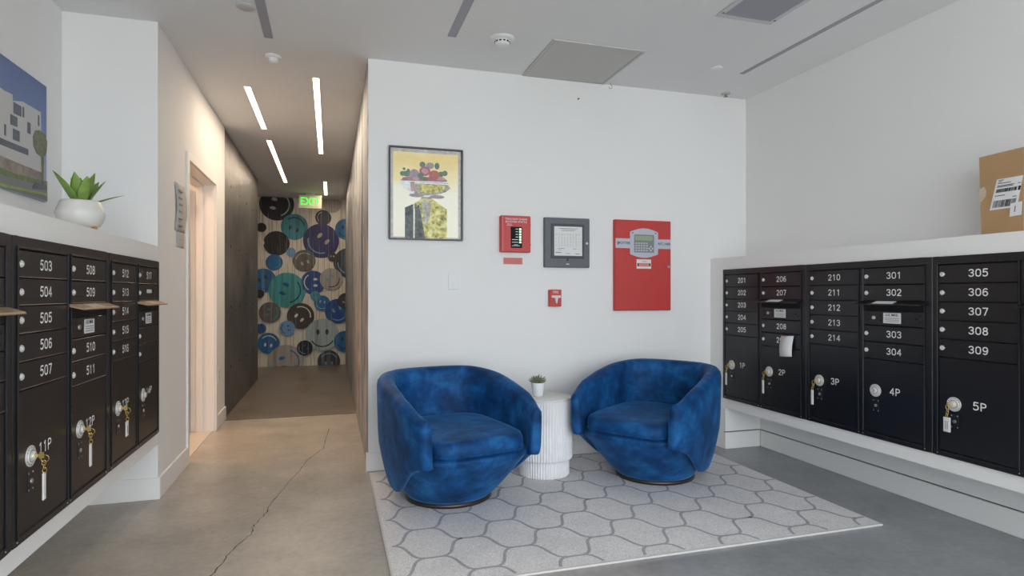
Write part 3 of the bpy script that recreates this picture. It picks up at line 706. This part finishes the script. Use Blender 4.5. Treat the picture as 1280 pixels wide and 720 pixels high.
pmix([(e0, .04), (e0, .09), (0, 572), (60, 590), (196, 622), (196, 655), (0, 620)], 'poster_road', 4)
pmix([(e0, .025), (e0, .045), (0, 612), (196, 655), (196, 668), (0, 625)], 'poster_grass', 5)
pmix([(e0, .004), (e0, .03), (0, 624), (196, 666), (196, 690), (0, 640)], 'poster_road', 5)
pmix([(130, 400), (140, 370), (160, 368), (185, 385), (195, 420), (192, 470), (180, 490), (178, 610), (172, 610), (168, 490), (145, 470), (133, 440)], 'poster_tree', 6)
pmix([(128, 622), (140, 605), (170, 606), (192, 622), (192, 640), (130, 632)], 'poster_glass', 7)

# ================================================================== MAILBOXES
GL = {'0': [[(.3, 1), (.52, .9), (.58, .7), (.58, .3), (.52, .1), (.3, 0), (.08, .1), (.02, .3), (.02, .7), (.08, .9), (.3, 1)]],
 '1': [[(.12, .8), (.34, 1), (.34, 0)]],
 '2': [[(.03, .78), (.1, .94), (.3, 1), (.5, .94), (.57, .76), (.5, .58), (.02, 0), (.58, 0)]],
 '3': [[(.03, .86), (.14, .97), (.32, 1), (.5, .92), (.55, .76), (.48, .6), (.28, .53), (.5, .47), (.58, .28), (.52, .1), (.3, 0), (.12, .04), (.02, .16)]],
 '4': [[(.44, 0), (.44, 1), (.0, .28), (.6, .28)]],
 '5': [[(.54, 1), (.1, 1), (.06, .56), (.28, .64), (.48, .58), (.58, .34), (.5, .1), (.28, 0), (.1, .04), (.02, .14)]],
 '6': [[(.52, .9), (.34, 1), (.14, .9), (.03, .6), (.02, .28), (.12, .06), (.3, 0), (.5, .08), (.58, .3), (.5, .52), (.3, .6), (.12, .52), (.03, .34)]],
 '7': [[(.02, 1), (.58, 1), (.22, 0)]],
 '8': [[(.3, 1), (.5, .92), (.53, .76), (.46, .6), (.3, .54), (.14, .6), (.07, .76), (.1, .92), (.3, 1)], [(.3, .54), (.5, .46), (.58, .26), (.5, .06), (.3, 0), (.1, .06), (.02, .26), (.1, .46), (.3, .54)]],
 '9': [[(.08, .1), (.26, 0), (.46, .1), (.57, .4), (.58, .72), (.48, .94), (.3, 1), (.1, .92), (.02, .7), (.1, .48), (.3, .4), (.48, .48), (.57, .66)]],
 'P': [[(.04, 0), (.04, 1), (.36, 1), (.54, .9), (.58, .74), (.54, .58), (.36, .48), (.04, .48)]]}
def number(s, h, cx, cz, y, parent):
    b = MB(); adv = .98 * h; W0 = adv*len(s) - .29*h; x = cx - W0/2
    for ch in s:
        for st in GL[ch]: b.ribbon([(x + p[0]*h*1.15, cz - h/2 + p[1]*h) for p in st], .0052, y, joint=True)
        x += adv
    return b.build('number', 'lettering_white', parent)
TOP, PITCH = .930, .0895
def make_lock(parent, x, z, y, r=.0115):
    b = MB(); b.cyl((x, y, z), r, .003, 'y', 16); b.cyl((x, y-.003, z), r*.7, .003, 'y', 12)
    b.prism([(x+.004, z-.007), (x+.016, z), (x+.004, z+.007)], y-.0025, y)
    b.box(x-.0008, x+.0008, y-.0065, y-.006, z-.004, z+.004)
    return b.build('lock', 'lock_face', parent)
def parcel(t, x0, x1, ztop, num, y):
    b = MB(); b.box(x0, x1, y, .004, .030, ztop); d = b.build('parcel_door', 'cabinet_black', t, .0015)
    lx, lz = x0 + .077, .262
    b = MB(); b.cyl((lx, y, lz), .034, .004, 'y', 28); b.cyl((lx, y-.004, lz), .025, .003, 'y', 24)
    b.cyl((lx, y-.007, lz), .013, .008, 'y', 18); lk = b.build('parcel_lock', 'lock_face', d)
    b = MB()
    for a in range(-3, 4): b.box(0, 0, 0, 0, 0, 0) if False else b.cyl((lx + .029*SIN(a*.35), y-.0041, lz + .029*COS(a*.35)), .0022, .0006, 'y', 5)
    for a in range(-3, 4): b.cyl((lx + .029*SIN(a*.35), y-.0041, lz - .029*COS(a*.35)), .0022, .0006, 'y', 5)
    b.ribbon([(lx + .019*COS(q), lz + .019*SIN(q)) for q in [2*PI*i/20 for i in range(21)]], .002, y-.0073, joint=False)
    b.box(lx-.0015, lx+.0015, y-.0155, y-.0149, lz-.007, lz+.007); b.build('lock_marking', 'print_grey', d)
    b = MB(); b.box(lx-.018, lx+.022, y-.0015, y, lz-.115, lz-.05); b.build('lower_lock_plate', 'cabinet_edge', d)
    b = MB(); b.cyl((lx+.003, y-.0015, lz-.082), .008, .004, 'y', 12); b.build('lower_lock', 'silver', d)
    for dx in (-.012, .017):
        for dz in (-.055, -.109):
            b = MB(); b.cyl((lx+dx, y-.0015, lz+dz), .003, .001, 'y', 6); b.build('rivet', 'slot_grey', d)
    number(num, .034, x0 + .195 if len(num) == 2 else x0 + .185, lz + .008, y-.0006, d)
    return lx, lz
def mailbox(label, loc, rz, W, cols, group, tan=False):
    t = thing('mailbox_unit', label, 'mailboxes', loc, rz, group); H = .972; s = W / .827
    m1, dw, gp = .032*s, .355*s, .040*s
    c = [(m1, m1+dw), (m1+dw+gp, m1+2*dw+gp)]
    y = -.012
    b = MB(); b.box(0, c[0][0]-.003, y, .004, 0, H); b.box(c[1][1]+.003, W, y, .004, 0, H); b.box(c[0][1]+.003, c[1][0]-.003, y, .004, .027, TOP+.003)
    b.box(c[0][0]-.003, c[1][1]+.003, y, .004, TOP+.003, H); b.box(c[0][0]-.003, c[1][1]+.003, y, .004, 0, .027); b.build('cabinet_frame', 'cabinet_black', t, .0015)
    b = MB(); b.box(.004, W-.004, .0045, .28, .004, H-.004); b.build('cabinet_box', 'gap_black', t)
    for (x0, x1) in c:                       # slim raised bead round each column
        b = MB(); q = .006
        b.box(x0-.009, x0-.003, y-.005, y, .02, TOP+.01); b.box(x1+.003, x1+.009, y-.005, y, .02, TOP+.01)
        b.box(x0-.009, x1+.009, y-.005, y, TOP+.004, TOP+.01); b.box(x0-.009, x1+.009, y-.005, y, .019, .025)
        b.build('column_bead', 'cabinet_edge', t, .001)
        b = MB()
        for xx, zz in ((x0-.006, .012), (x1+.006, .012)): b.cyl((xx, y, zz), .003, .002, 'y', 8)
        b.build('screw', 'silver', t)
    locks = []
    yd = y - .001
    def door(x0, x1, z0, z1, num, style=None):
        b = MB(); b.box(x0, x1, yd, .004, z0, z1); b.box(x0, x1, yd-.0025, yd, z0, z0+.003); d = b.build('mailbox_door', 'cabinet_black', t, .001)
        make_lock(d, x0 + .018, (z0+z1)/2, yd)
        if num: number(num, .032, x0 + .53*(x1-x0), (z0+z1)/2 + .002, yd-.0006, d)
        if style == 'blank_label':
            b = MB(); xx = x0+.42*(x1-x0); b.box(xx, xx+.085, yd-.001, yd, (z0+z1)/2-.001, (z0+z1)/2+.018); b.build('name_label', 'label_white', d)
    for ci, col in enumerate(cols):
        x0, x1 = c[ci]
        if col is None: col = dict(n=[None]*5, p='', kind='A')
        if col['kind'] == 'A':
            for k in range(5): door(x0, x1, TOP-(k+1)*PITCH+.0015, TOP-k*PITCH-.0015, col['n'][k])
            zt = TOP - 5*PITCH - .0015
        else:
            zs = [(.931, .840), (.838, .752), (.616, .528), (.526, .434)]
            for k, (a, q) in enumerate(zs): door(x0, x1, q+.0015, a-.0015, col['n'][k], 'blank_label' if col.get('blank') == k else None)
            zt = .432
            # master door with mail label
            b = MB(); b.box(x0, x1, yd, .004, .620, .697); d = b.build('master_door', 'cabinet_black', t, .0015)
            b = MB(); b.box(x0+.125, x0+.23, yd-.001, yd, .632, .688); lb = b.build('mail_label', 'label_white', d); lb['label'] = 'white printed mail label'
            text('U.S. MAIL', .019, 'print_dark', d, (x0+.1775, yd-.0015, .676), extr=.0002)
            b = MB()
            for q in range(3): b.box(x0+.135, x0+.22, yd-.0016, yd-.001, .640+q*.009, .6425+q*.009)
            b.build('label_print', 'print_grey', d)
            b = MB(); b.cyl((x0+.068, yd, .66), .010, .006, 'y', 14); b.build('master_lock', 'silver', d)
            for xx, zz in ((x0+.03, .675), (x0+.03, .645), (x0+.105, .675), (x0+.105, .645), (x1-.035, .66), (x1-.02, .645), (x1-.02, .675), (x1-.045, .66)):
                b = MB(); b.cyl((xx, yd, zz), .0045, .0015, 'y', 8); b.build('rivet', 'gap_black' if not tan else 'cabinet_edge', d)
            # slot hood
            b = MB(); b.box(x0-.003, x1+.003, yd+.001, .004, .699, .7505); b.build('slot_panel', 'gap_black', t)
            b = MB(); xs = (x0-.018, x1+.018)
            prof = [(-.012, .752), (-.060, .735), (-.062, .728), (-.012, .740)]
            b.loft([[(x, p[0], p[1]) for p in prof] for x in xs], smooth=False)
            hd = b.build('slot_hood', 'slot_tan' if tan else 'cabinet_black', t, .001)
            b = MB(); k0, k1 = .28, .68
            def hp(x, f, o): return (x, -.012 - .048*f, .752 - .017*f + o)
            xa, xb = x0+k0*(x1-x0)-.01, x0+k1*(x1-x0)-.03
            b.loft([[hp(x, .2, .0006), hp(x, .9, .0006), hp(x, .9, .002), hp(x, .2, .002)] for x in (xa, xb)], smooth=False)
            b.build('slot_label', 'slot_tan_light' if tan else 'label_white', hd)
        if col['p'] is not None:
            locks.append(parcel(t, x0, x1, zt, col['p'], yd))
    return t, locks
def A_(a, p): return dict(kind='A', n=a, p=p)
def B_(a, p, **k): return dict(kind='B', n=a, p=p, **k)
GLm, GRm = 'black mailbox units set in the left wall', 'black mailbox units set in the right wall'
Rz = -PI/2; Lz = PI/2; ZB = .389
L_A, kA = mailbox('black mailbox unit in left wall numbered 503 to 511, in front of the plant', (XL, 2.226, ZB), Lz, .847, [A_(['503', '504', '505', '506', '507'], '11P'), B_(['508', '509', '510', '511'], '12P')], GLm, True)
L_B, kB = mailbox('black mailbox unit in left wall numbered 512 to 517, next to the hallway corner', (XL, 3.075, ZB), Lz, .817, [A_(['512', '513', '514', '515', '516'], '13P'), B_(['517', None, None, None], '14P', blank=1)], GLm, True)
L_0, k0 = mailbox('black mailbox unit cut off by left edge of the photo, tan slot hood showing', (XL, 1.375, ZB), Lz, .847, [A_([None]*5, ''), B_([None]*4, '')], GLm, True)
R_A, kR1 = mailbox('black mailbox unit in right wall numbered 201 to 209, nearest back wall', (XB, 3.937, ZB), Rz, .838, [A_(['201', '202', '203', '204', '205'], '1P'), B_(['206', '207', '208', '209'], '2P')], GRm)
R_B, kR2 = mailbox('black mailbox unit in right wall numbered 210 to 304, middle one', (XB, 3.097, ZB), Rz, .829, [A_(['210', '211', '212', '213', '214'], '3P'), B_(['301', '302', '303', '304'], '4P')], GRm)
R_C, kR3 = mailbox('black mailbox unit in right wall numbered 305 to 309, below the cardboard box', (XB, 2.266, ZB), Rz, .829, [A_(['305', '306', '307', '308', '309'], '5P'), B_([None]*4, '')], GRm)
# keys with tags hanging in the parcel locks
def keyring(unit, lk, rz, label, style, group, dx=0):
    o = unit.location; x, z = lk; yy = -.013 - .022
    p = Matrix.Rotation(rz, 3, 'Z') @ Vector((x, yy, 0))
    t = thing('key_with_tag', label, 'key', (o.x + p.x, o.y + p.y, o.z + z), rz, group)
    b = MB(); b.box(-.0012, .0012, -.004, .0085, -.005, .005); b.cyl((0, -.004, 0), .0, .0, 'y', 3) if False else None
    b.prism([(-.0012, -.010), (.0012, -.010), (.0012, .010), (-.0012, .010)], -.017, -.004); b.build('key', 'brass', t)
    q = dx
    b = MB()
    b.tube([(q*.3, -.018 + .011*SIN(a), -.012 + .012*COS(a)) for a in [2*PI*i/14 for i in range(14)]], .0012, 6, closed=True)
    for k in range(3):
        z0 = -.026 - k*.013
        if k % 2: b.tube([(q*(.5+.2*k) + .006*COS(a), -.014, z0 + .009*SIN(a)) for a in [2*PI*i/10 for i in range(10)]], .0013, 5, closed=True)
        else: b.tube([(q*(.5+.2*k), -.014 + .006*COS(a), z0 + .009*SIN(a)) for a in [2*PI*i/10 for i in range(10)]], .0013, 5, closed=True)
    b.build('key_chain', 'brass', t)
    if style == 'card':
        b = MB(); b.box(q-.017, q+.017, -.014, -.010, -.132, -.062); tg = b.build('tag', 'tag_clear', t, .001)
        b = MB(); b.box(q-.012, q+.012, -.0148, -.0138, -.122, -.076); b.build('tag_insert', 'label_white', tg)
        b = MB()
        for k in range(3): b.box(q-.008+k*.006, q-.006+k*.006, -.0152, -.0146, -.118, -.080)
        b.build('tag_writing', 'print_grey', tg)
    else:
        b = MB(); b.box(q-.010, q+.010, -.015, -.009, -.150, -.060); b.build('tag', 'tag_clear', t, .0025)
    return t
KG = 'keys hanging in parcel locks'
keyring(L_A, kA[0], Lz, 'brass key chain with a slim clear tag in parcel lock 11P', 'slim', KG, .012)
keyring(L_A, kA[1], Lz, 'brass key chain with a slim clear tag in parcel lock 12P', 'slim', KG, .010)
keyring(L_B, kB[0], Lz, 'brass key chain with a white card tag in parcel lock 13P', 'card', KG, .012)
keyring(R_A, kR1[0], Rz, 'key with slim pale tag hanging in parcel lock 1P', 'slim', KG, -.022)
keyring(R_A, kR1[1], Rz, 'key with slim pale tag hanging in parcel lock 2P', 'slim', KG, -.022)
keyring(R_B, kR2[0], Rz, 'key with slim pale tag hanging in parcel lock 3P', 'slim', KG, -.022)
keyring(R_C, kR3[0], Rz, 'key with a white card tag hanging in parcel lock 5P', 'card', KG, -.010)
# curled receipt taped on box 209 / 2P
p = Vector((XB - .016, 3.937 - .628, .765))
t = thing('paper_receipt', 'curled white paper slip taped over mailbox number 209', 'paper', p, Rz)
b = MB(); rows = []
for i in range(9):
    s_ = i / 8; bow = .010*SIN(PI*s_) + .006*(1-s_)
    rows.append([(.004 - .010*(1-s_), -.003 - bow, .135*s_), (.050, -.005 - bow*1.3, .135*s_ + .003), (.100 + .014*s_, -.003 - bow*.6, .135*s_ + .008)])
b.loft(rows, closed=False, caps=False); o = b.build('paper_slip', 'paper_white', t); so = o.modifiers.new('t', 'SOLIDIFY'); so.thickness = .0005
b = MB(); b.box(.0, .035, -.0045, -.0005, .122, .138); o = b.build('tape', 'label_red', t)

# ================================================================== ON THE LEDGES
t = thing('cardboard_box', 'brown cardboard parcel with shipping labels on the right ledge', 'box', (2.97, 2.125, 1.452), Rz)
bw, bd, bh = .198, .20, .385   # local x to the camera side, y into the wall
b = MB(); b.add([(0.012, 0, 0), (bw, 0, 0), (bw, bd, 0), (.012, bd, 0), (0, .0, bh*.985), (bw+.002, 0, bh), (bw+.002, bd, bh), (0, bd, bh*.985)],
      [(0, 3, 2, 1), (4, 5, 6, 7), (0, 1, 5, 4), (1, 2, 6, 5), (2, 3, 7, 6), (3, 0, 4, 7)]); b.build('carton', 'box_card', t, .003)
b = MB(); b.box(.004, bw, bd*.49, bd*.51, bh-.001, bh+.001); b.build('flap_seam', 'box_dark', t)
b = MB(); b.prism([(.052, .118), (.170, .120), (.195, .258), (.085, .258)], -.0025, -.0005); lb = b.build('shipping_label', 'label_white', t)
b = MB()
def skew(x, z): return (x + (z-.118)*.23, z)
for i in range(26):
    x = .062 + i*.0038; w_ = random.choice((.0010, .0018, .0026)); b.prism([skew(x, .128), skew(x+w_, .128), skew(x+w_, .160), skew(x, .160)], -.0033, -.0024)
for i in range(34):
    x = .062 + i*.0026; w_ = random.choice((.0010, .0016, .0022)); b.prism([skew(x, .196), skew(x+w_, .196), skew(x+w_, .212), skew(x, .212)], -.0033, -.0024)
b.prism([skew(.156, .195), skew(.166, .195), skew(.166, .214), skew(.156, .214)], -.0033, -.0024)
for z, x0, x1 in ((.250, .062, .085), (.243, .062, .078), (.236, .062, .118), (.225, .062, .135), (.220, .062, .13), (.180, .062, .105), (.168, .14, .158), (.226, .15, .162)):
    b.prism([skew(x0, z), skew(x1, z), skew(x1, z+.003), skew(x0, z+.003)], -.0033, -.0024)
b.build('label_print', 'print_dark', lb)
b = MB(); b.prism([(.140, .078), (.190, .082), (.193, .142), (.145, .138)], -.0045, -.003); l2 = b.build('small_label', 'label_white', t)
b = MB(); b.prism([(.160, .098), (.164, .098), (.167, .126), (.163, .126)], -.0052, -.0044); b.build('label_print', 'print_grey', l2)
b = MB(); b.prism([(.004, .17), (.014, .165), (.034, .19), (.036, .215), (.028, .235), (.001, .225)], -.0016, -.0004); b.build('tape_end', 'tape_clear', t)
b = MB(); b.box(.19, .205, bd*.3, bd*.7, bh-.0005, bh+.0008); b.build('tape', 'tape_clear', t)

# agave in a footed white bowl on the left ledge
t = thing('potted_agave', 'spiky green agave in a white footed bowl planter on left ledge', 'plant', (-1.105, 3.245, 1.452))
t.scale = (.87, .87, .84)
b = MB(); b.lathe([(.05, .038), (.085, .046), (.102, .075), (.112, .110), (.108, .13), (.092, .178), (.087, .184), (.079, .184), (.081, .160), (.02, .155)], n=40)
b.build('planter_bowl', 'ceramic_white', t)
b = MB(); b.cyl((0, 0, .158), .081, .008, 'z', 28); b.build('soil', 'soil', t)
for a in (-2.4, -.25, 1.85, 2.9):
    b = MB(); x, y = .072*COS(a), .072*SIN(a); b.cyl((x, y, 0), .011, .055, 'z', 12, r2=.014); b.build('planter_foot', 'wood_foot', t)
def blade(L, w, az, el, droop, m, base=.160, rb=.02, n=9):
    L *= 1.12; w *= 1.45
    d = Vector((COS(az), SIN(az), 0)); side = Vector((-SIN(az), COS(az), 0)); rows = []
    p = d*rb + Vector((0, 0, base)); e_ = el
    for i in range(n + 1):
        s_ = i / n; ww = w * (0.62 + .9*s_ - .52*s_*s_*3) if s_ < .0 else w * max(.02, (0.55 + 1.5*s_ - 2.05*s_*s_) / .83) * (1 if s_ < 1 else 0)
        if i == n: ww = .0006
        nrm = (Vector((0, 0, 1))*COS(e_) - d*SIN(e_))
        rows.append([tuple(p - side*ww/2 + nrm*ww*.16), tuple(p - side*ww*.25 + nrm*ww*.03), tuple(p), tuple(p + side*ww*.25 + nrm*ww*.03), tuple(p + side*ww/2 + nrm*ww*.16),
                     tuple(p + side*ww*.2 - nrm*.005*(1-s_)), tuple(p - side*ww*.2 - nrm*.005*(1-s_))])
        p = p + (d*COS(e_) + Vector((0, 0, 1))*SIN(e_)) * L/n; e_ -= droop/n
    b = MB(); b.loft(rows); b.build('leaf', m, t, subsurf=1)
# toward camera is roughly -Y+X here: right in view = +Y, +X
blade(.185, .062, -2.3, 1.02, .1, 'leaf_green'); blade(.165, .055, -1.55, 1.22, .05, 'leaf_green'); blade(.17, .06, -.35, 1.22, -.05, 'leaf_green')
blade(.165, .064, .62, 1.0, .0, 'leaf_green'); blade(.17, .058, 1.2, 1.0, .1, 'leaf_green'); blade(.15, .045, 2.6, 1.3, .0, 'leaf_light'); blade(.16, .05, 1.9, 1.25, .05, 'leaf_green')
blade(.175, .04, -2.9, 1.15, .1, 'leaf_green'); blade(.150, .038, .15, 1.45, .0, 'leaf_light'); blade(.225, .034, .95, .45, .1, 'leaf_green', rb=.03)
blade(.16, .032, 1.55, .75, .1, 'leaf_green', rb=.03); blade(.155, .05, -.95, 1.1, .05, 'leaf_green')

# ================================================================== SEATING AREA
RZ = .009
t = thing('area_rug', 'light grey area rug with darker ogee lattice lines', 'rug', (.243, 2.40, 0), 0)
RW, RL = 2.445, 1.66
b = MB(); b.box(0, RW, 0, RL, .001, RZ); b.build('pile', ['rug_pile'], t, .002)
b = MB(); e = .008
b.box(-.002, RW+.002, -.003, e, .0005, RZ+.001); b.box(-.002, RW+.002, RL-e, RL+.002, .0005, RZ+.001); b.box(-.002, e, e, RL-e, .0005, RZ+.001); b.box(RW-e, RW+.002, e, RL-e, .0005, RZ+.001)
b.build('binding', 'rug_edge', t, .001)
a_, h_, R_, r_ = .405, .167, .166, .0365
def seg_curve(x0, y0, x1, y1):    # S curve with level ends
    c0, c1 = (x0 + (x1-x0)*.62, y0), (x0 + (x1-x0)*.38, y1); out = []
    for i in range(11):
        t_ = i/10; m_ = 1-t_
        out.append((m_**3*x0 + 3*m_*m_*t_*c0[0] + 3*m_*t_*t_*c1[0] + t_**3*x1, m_**3*y0 + 3*m_*m_*t_*c0[1] + 3*m_*t_*t_*c1[1] + t_**3*y1))
    return out
b = MB(); cx0, cy0 = .439 - .243, 2.835 - 2.40
lay = 0
def rib(pts, w):                 # one mitred strip per lattice edge, each on its own thin layer
    global lay
    pts = [p for p in pts if .008 < p[0] < RW-.008 and .008 < p[1] < RL-.008]
    if len(pts) < 2: return
    lay = (lay + 1) % 7; z = RZ + .0006 + lay*.00012; v = []
    for i, p in enumerate(pts):
        q0, q1 = pts[max(i-1, 0)], pts[min(i+1, len(pts)-1)]; d = math.hypot(q1[0]-q0[0], q1[1]-q0[1])
        nx, ny = -(q1[1]-q0[1])/d*w/2, (q1[0]-q0[0])/d*w/2
        v += [(p[0]+nx, p[1]+ny, z), (p[0]-nx, p[1]-ny, z)]
    b.add(v, [(2*i, 2*i+1, 2*i+3, 2*i+2) for i in range(len(pts)-1)])
for j in range(-4, 9):
    for i in range(-2, 9):
        cx, cy = cx0 + i*a_ + (a_/2 if j % 2 else 0), cy0 + j*h_
        rib([(cx + R_ + (a_ - 2*R_)*k/3, cy) for k in range(4)], .015)
        for sx_ in (-1, 1): rib(seg_curve(cx + sx_*r_, cy + h_, cx + sx_*R_, cy), .015)
        for sx_ in (-1, 1): rib(seg_curve(cx + sx_*r_, cy - h_, cx + sx_*R_, cy), .015)
o = b.build('lattice_pattern', 'rug_line', t); o['label'] = 'darker grey woven lattice lines'
FZ = RZ + .0016

# barrel swivel chair
def make_chair(name, label, loc, rz):
    t = thing(name, label, 'armchair', loc, rz, 'blue velvet barrel chairs')
    b = MB(); b.lathe([(.235, 0), (.25, .003), (.25, .02), (.24, .026), (.02, .026)], n=56); b.build('swivel_base', 'chair_base_metal', t)
    sg = lambda v: (1 if v >= 0 else -1)
    def se(a, Wd, Db, Df, yc, n):
        c, s = COS(a), SIN(a); D_ = Db if s >= 0 else Df
        return Wd*sg(c)*abs(c)**(2/n), yc + D_*sg(s)*abs(s)**(2/n)
    # lower bowl
    N = 72; rings = []
    for k in range(13):
        f_ = k/12; z = .024 + .286*f_; g = f_**.88
        ring = []
        for i in range(N):
            a = 2*PI*i/N; x, y = se(a, .388, .34, .445, -.05, 2.8)
            cx, cy = .243*COS(a), .243*SIN(a)
            ring.append((cx + (x-cx)*g, cy + (y-cy)*g, z))
        rings.append(ring)
    # rounded lip
    for s_, dz in ((.985, .014), (.95, .018)):
        rings.append([(p[0]*s_, (p[1]+.05)*s_-.05, .310 + dz) for p in rings[12]])
    b = MB(); b.loft(rings); b.build('seat_base', 'blue_velvet', t)
    # shell
    a0, a1 = math.radians(-31), math.radians(211); NS = 84; rings = []
    def outline(a, off):
        x, y = se(a, .405, .43, .66, -.05, 2.6); h = .001
        x2, y2 = se(a + h, .405, .43, .66, -.05, 2.6); x3, y3 = se(a - h, .405, .43, .66, -.05, 2.6)
        tx, ty = x2-x3, y2-y3; l = math.hypot(tx, ty) or 1; nx, ny = -ty/l, tx/l     # inward normal
        return x + nx*off, y + ny*off, tx/l, ty/l
    pts = []
    # even arc-length sampling
    samp = [a0 + (a1-a0)*i/800 for i in range(801)]; P_ = [outline(a, 0)[:2] for a in samp]; cum = [0]
    for p, q in zip(P_, P_[1:]): cum.append(cum[-1] + math.hypot(q[0]-p[0], q[1]-p[1]))
    T = cum[-1]; j = 0; angs = []
    for i in range(NS + 1):
        while j < 800 and cum[j] < T*i/NS - 1e-9: j += 1
        angs.append(samp[j])
    def sm(x): x = min(max(x, 0), 1); return x*x*(3-2*x)
    def section(s_):
        d_ = min(s_, 1-s_)*2                       # 0 at arm front, 1 at mid back
        top = .580 + .130*math.sin(PI/2*min(d_/.80, 1))**1.25 - .030*(1 - sm(d_/.16))
        zb = .294 - .214*sm(d_/.40)
        th = .064 + .036*sm(d_/.5)
        tp = lambda z: .012*max(.6-z, 0)/.5 + .052*(max(.36 - z, 0)/.28)**1.3
        out = [(tp(zb)+.025, zb - .004), (tp(zb)+.006, zb), (tp(zb), zb + .012)]
        for k in range(1, 8): z = zb + .012 + (top-.05-zb-.012)*k/7; out.append((tp(z), z))
        out += [(.004, top-.026), (.018, top-.008), (th*.5, top), (th*.8, top-.008), (th, top-.030)]
        for k in range(1, 6): z = top-.03 - (top-.03-.30)*k/5; out.append((th + .02*(k/5), z))
        out += [(th+.02, .27 if zb < .26 else zb+.0)]
        return out, top, zb, th
    def ring_at(s_, a, push, shrink):
        sec, top, zb, th = section(s_); cz, co = (top+zb)/2, th/2 + .01; r = []
        for off, z in sec:
            o2 = co + (off-co)*shrink; z2 = cz + (z-cz)*(1 - (1-shrink)*.16)
            x, y, tx, ty = outline(a, o2); r.append((x + tx*push, y + ty*push, z2))
        return r
    for push, shr in ((-.036, .25), (-.033, .6), (-.022, .86)): rings.append(ring_at(0, angs[0], push, shr))
    for i, a in enumerate(angs): rings.append(ring_at(i/NS, a, 0, 1))
    for push, shr in ((.022, .86), (.033, .6), (.036, .25)): rings.append(ring_at(1, angs[-1], push, shr))
    b = MB(); b.loft(rings); b.build('backrest_shell', 'blue_velvet', t)
    # cushion
    N = 64; prof = [(.93, .322), (.985, .328), (1.0, .342), (1.003, .368), (.997, .392), (.975, .408), (.92, .418), (.78, .424), (.5, .428), (.25, .430), (.02, .431)]
    b = MB(); rings = []
    for sc_, z in prof:
        ring = []
        for i in range(N):
            x, y = se(2*PI*i/N, .300, .32, .430, -.045, 4.4); ring.append((x*sc_, (y+.05)*sc_-.05, z))
        rings.append(ring)
    b.loft(rings); b.build('seat_cushion', 'blue_velvet', t)
    b = MB(); ring = []
    for i in range(80):
        x, y = se(2*PI*i/80, .300, .32, .430, -.045, 4.4); ring.append((x*1.003, (y+.05)*1.003-.05, .343))
    b.tube(ring, .0045, 6, closed=True); b.build('piping', 'blue_velvet', t)
    return t
ch1 = make_chair('barrel_chair', 'blue velvet barrel swivel chair left of the white side table', (.661, 3.477, FZ), math.radians(13))
ch2 = copy_tree(ch1); ch2.location = (2.014, 3.488, FZ); ch2.rotation_euler = (0, 0, math.radians(-54.5))
ch2['label'] = 'blue velvet barrel swivel chair right of the side table, turned toward it'

# fluted side table
t = thing('side_table', 'round white fluted side table between the two blue chairs', 'side table', (1.338, 3.722, FZ))
def flute(n, dep): return lambda a: 1 - dep*abs(math.sin(a*n/2))**.6*1.0
def fl(n, dep):
    def f(a):
        ph = (a*n/(2*PI)) % 1; return 1 - dep*(1 - math.sin(PI*ph))
    return f
b = MB(); b.lathe([(.163, 0), (.165, .004), (.165, .112)], n=60*6, mod=fl(60, .035)); b.build('plinth', 'table_white', t)
b = MB(); b.lathe([(.170, .108), (.184, .110), (.185, .114), (.185, .488)], n=64*6, mod=fl(64, .032)); b.build('fluted_drum', 'table_white', t)
b = MB(); b.lathe([(.176, .486), (.185, .489), (.186, .496), (.182, .500), (.01, .500)], n=64); b.build('tabletop', 'table_top', t)
# small succulent
t = thing('potted_succulent', 'tiny succulent in a white tapered pot on the side table', 'plant', (1.300, 3.735, FZ + .501))
b = MB(); b.lathe([(.032, 0), (.034, .002), (.045, .082), (.047, .088), (.043, .088), (.041, .078), (.01, .076)], n=32); b.build('pot', 'pot_white', t)
for k in range(12):
    a = 2*PI*k/12
for k in range(46):
    g = (k + .5)/46; az = k*2.39996; el = PI/2 - 1.25*math.sqrt(g); L = random.uniform(.045, .062); w_ = .013
    d = Vector((COS(az)*COS(el), SIN(az)*COS(el), SIN(el))); p0 = Vector((COS(az)*.018*g, SIN(az)*.018*g, .078)); s1 = d.cross(Vector((0, 0, 1))).normalized() if abs(d.z) < .99 else Vector((1, 0, 0)); s2 = d.cross(s1)
    rows = []
    for f_, q in ((0, .35), (.25, .7), (.6, 1), (.85, .7), (1, .05)):
        c_ = p0 + d*L*f_ + Vector((0, 0, .008*f_*f_)); rows.append([tuple(c_ + (s1*COS(u) + s2*.6*SIN(u))*w_/2*q) for u in [2*PI*i/6 for i in range(6)]])
    b = MB(); b.loft(rows); b.build('leaf', 'succulent_tip' if k % 5 == 0 else 'succulent_green', t)

# restroom lamp: warm ceiling fixture inside the room beyond the open door
t = thing('restroom_ceiling_light', 'warm ceiling lamp inside the restroom, out of sight behind the doorway', 'light', (-1.95, 5.0, CZ))
b = MB(); b.lathe([(.15, 0), (.15, -.04), (.12, -.06), (.01, -.065)], n=28); b.build('diffuser', 'restroom_wall', t)
l = area('restroom_lamp', (0, 0, 0), (0, 0, 0), .5, .5, 15, (1, .68, .42)); l.parent = t; l.location = (0, 0, -.09)
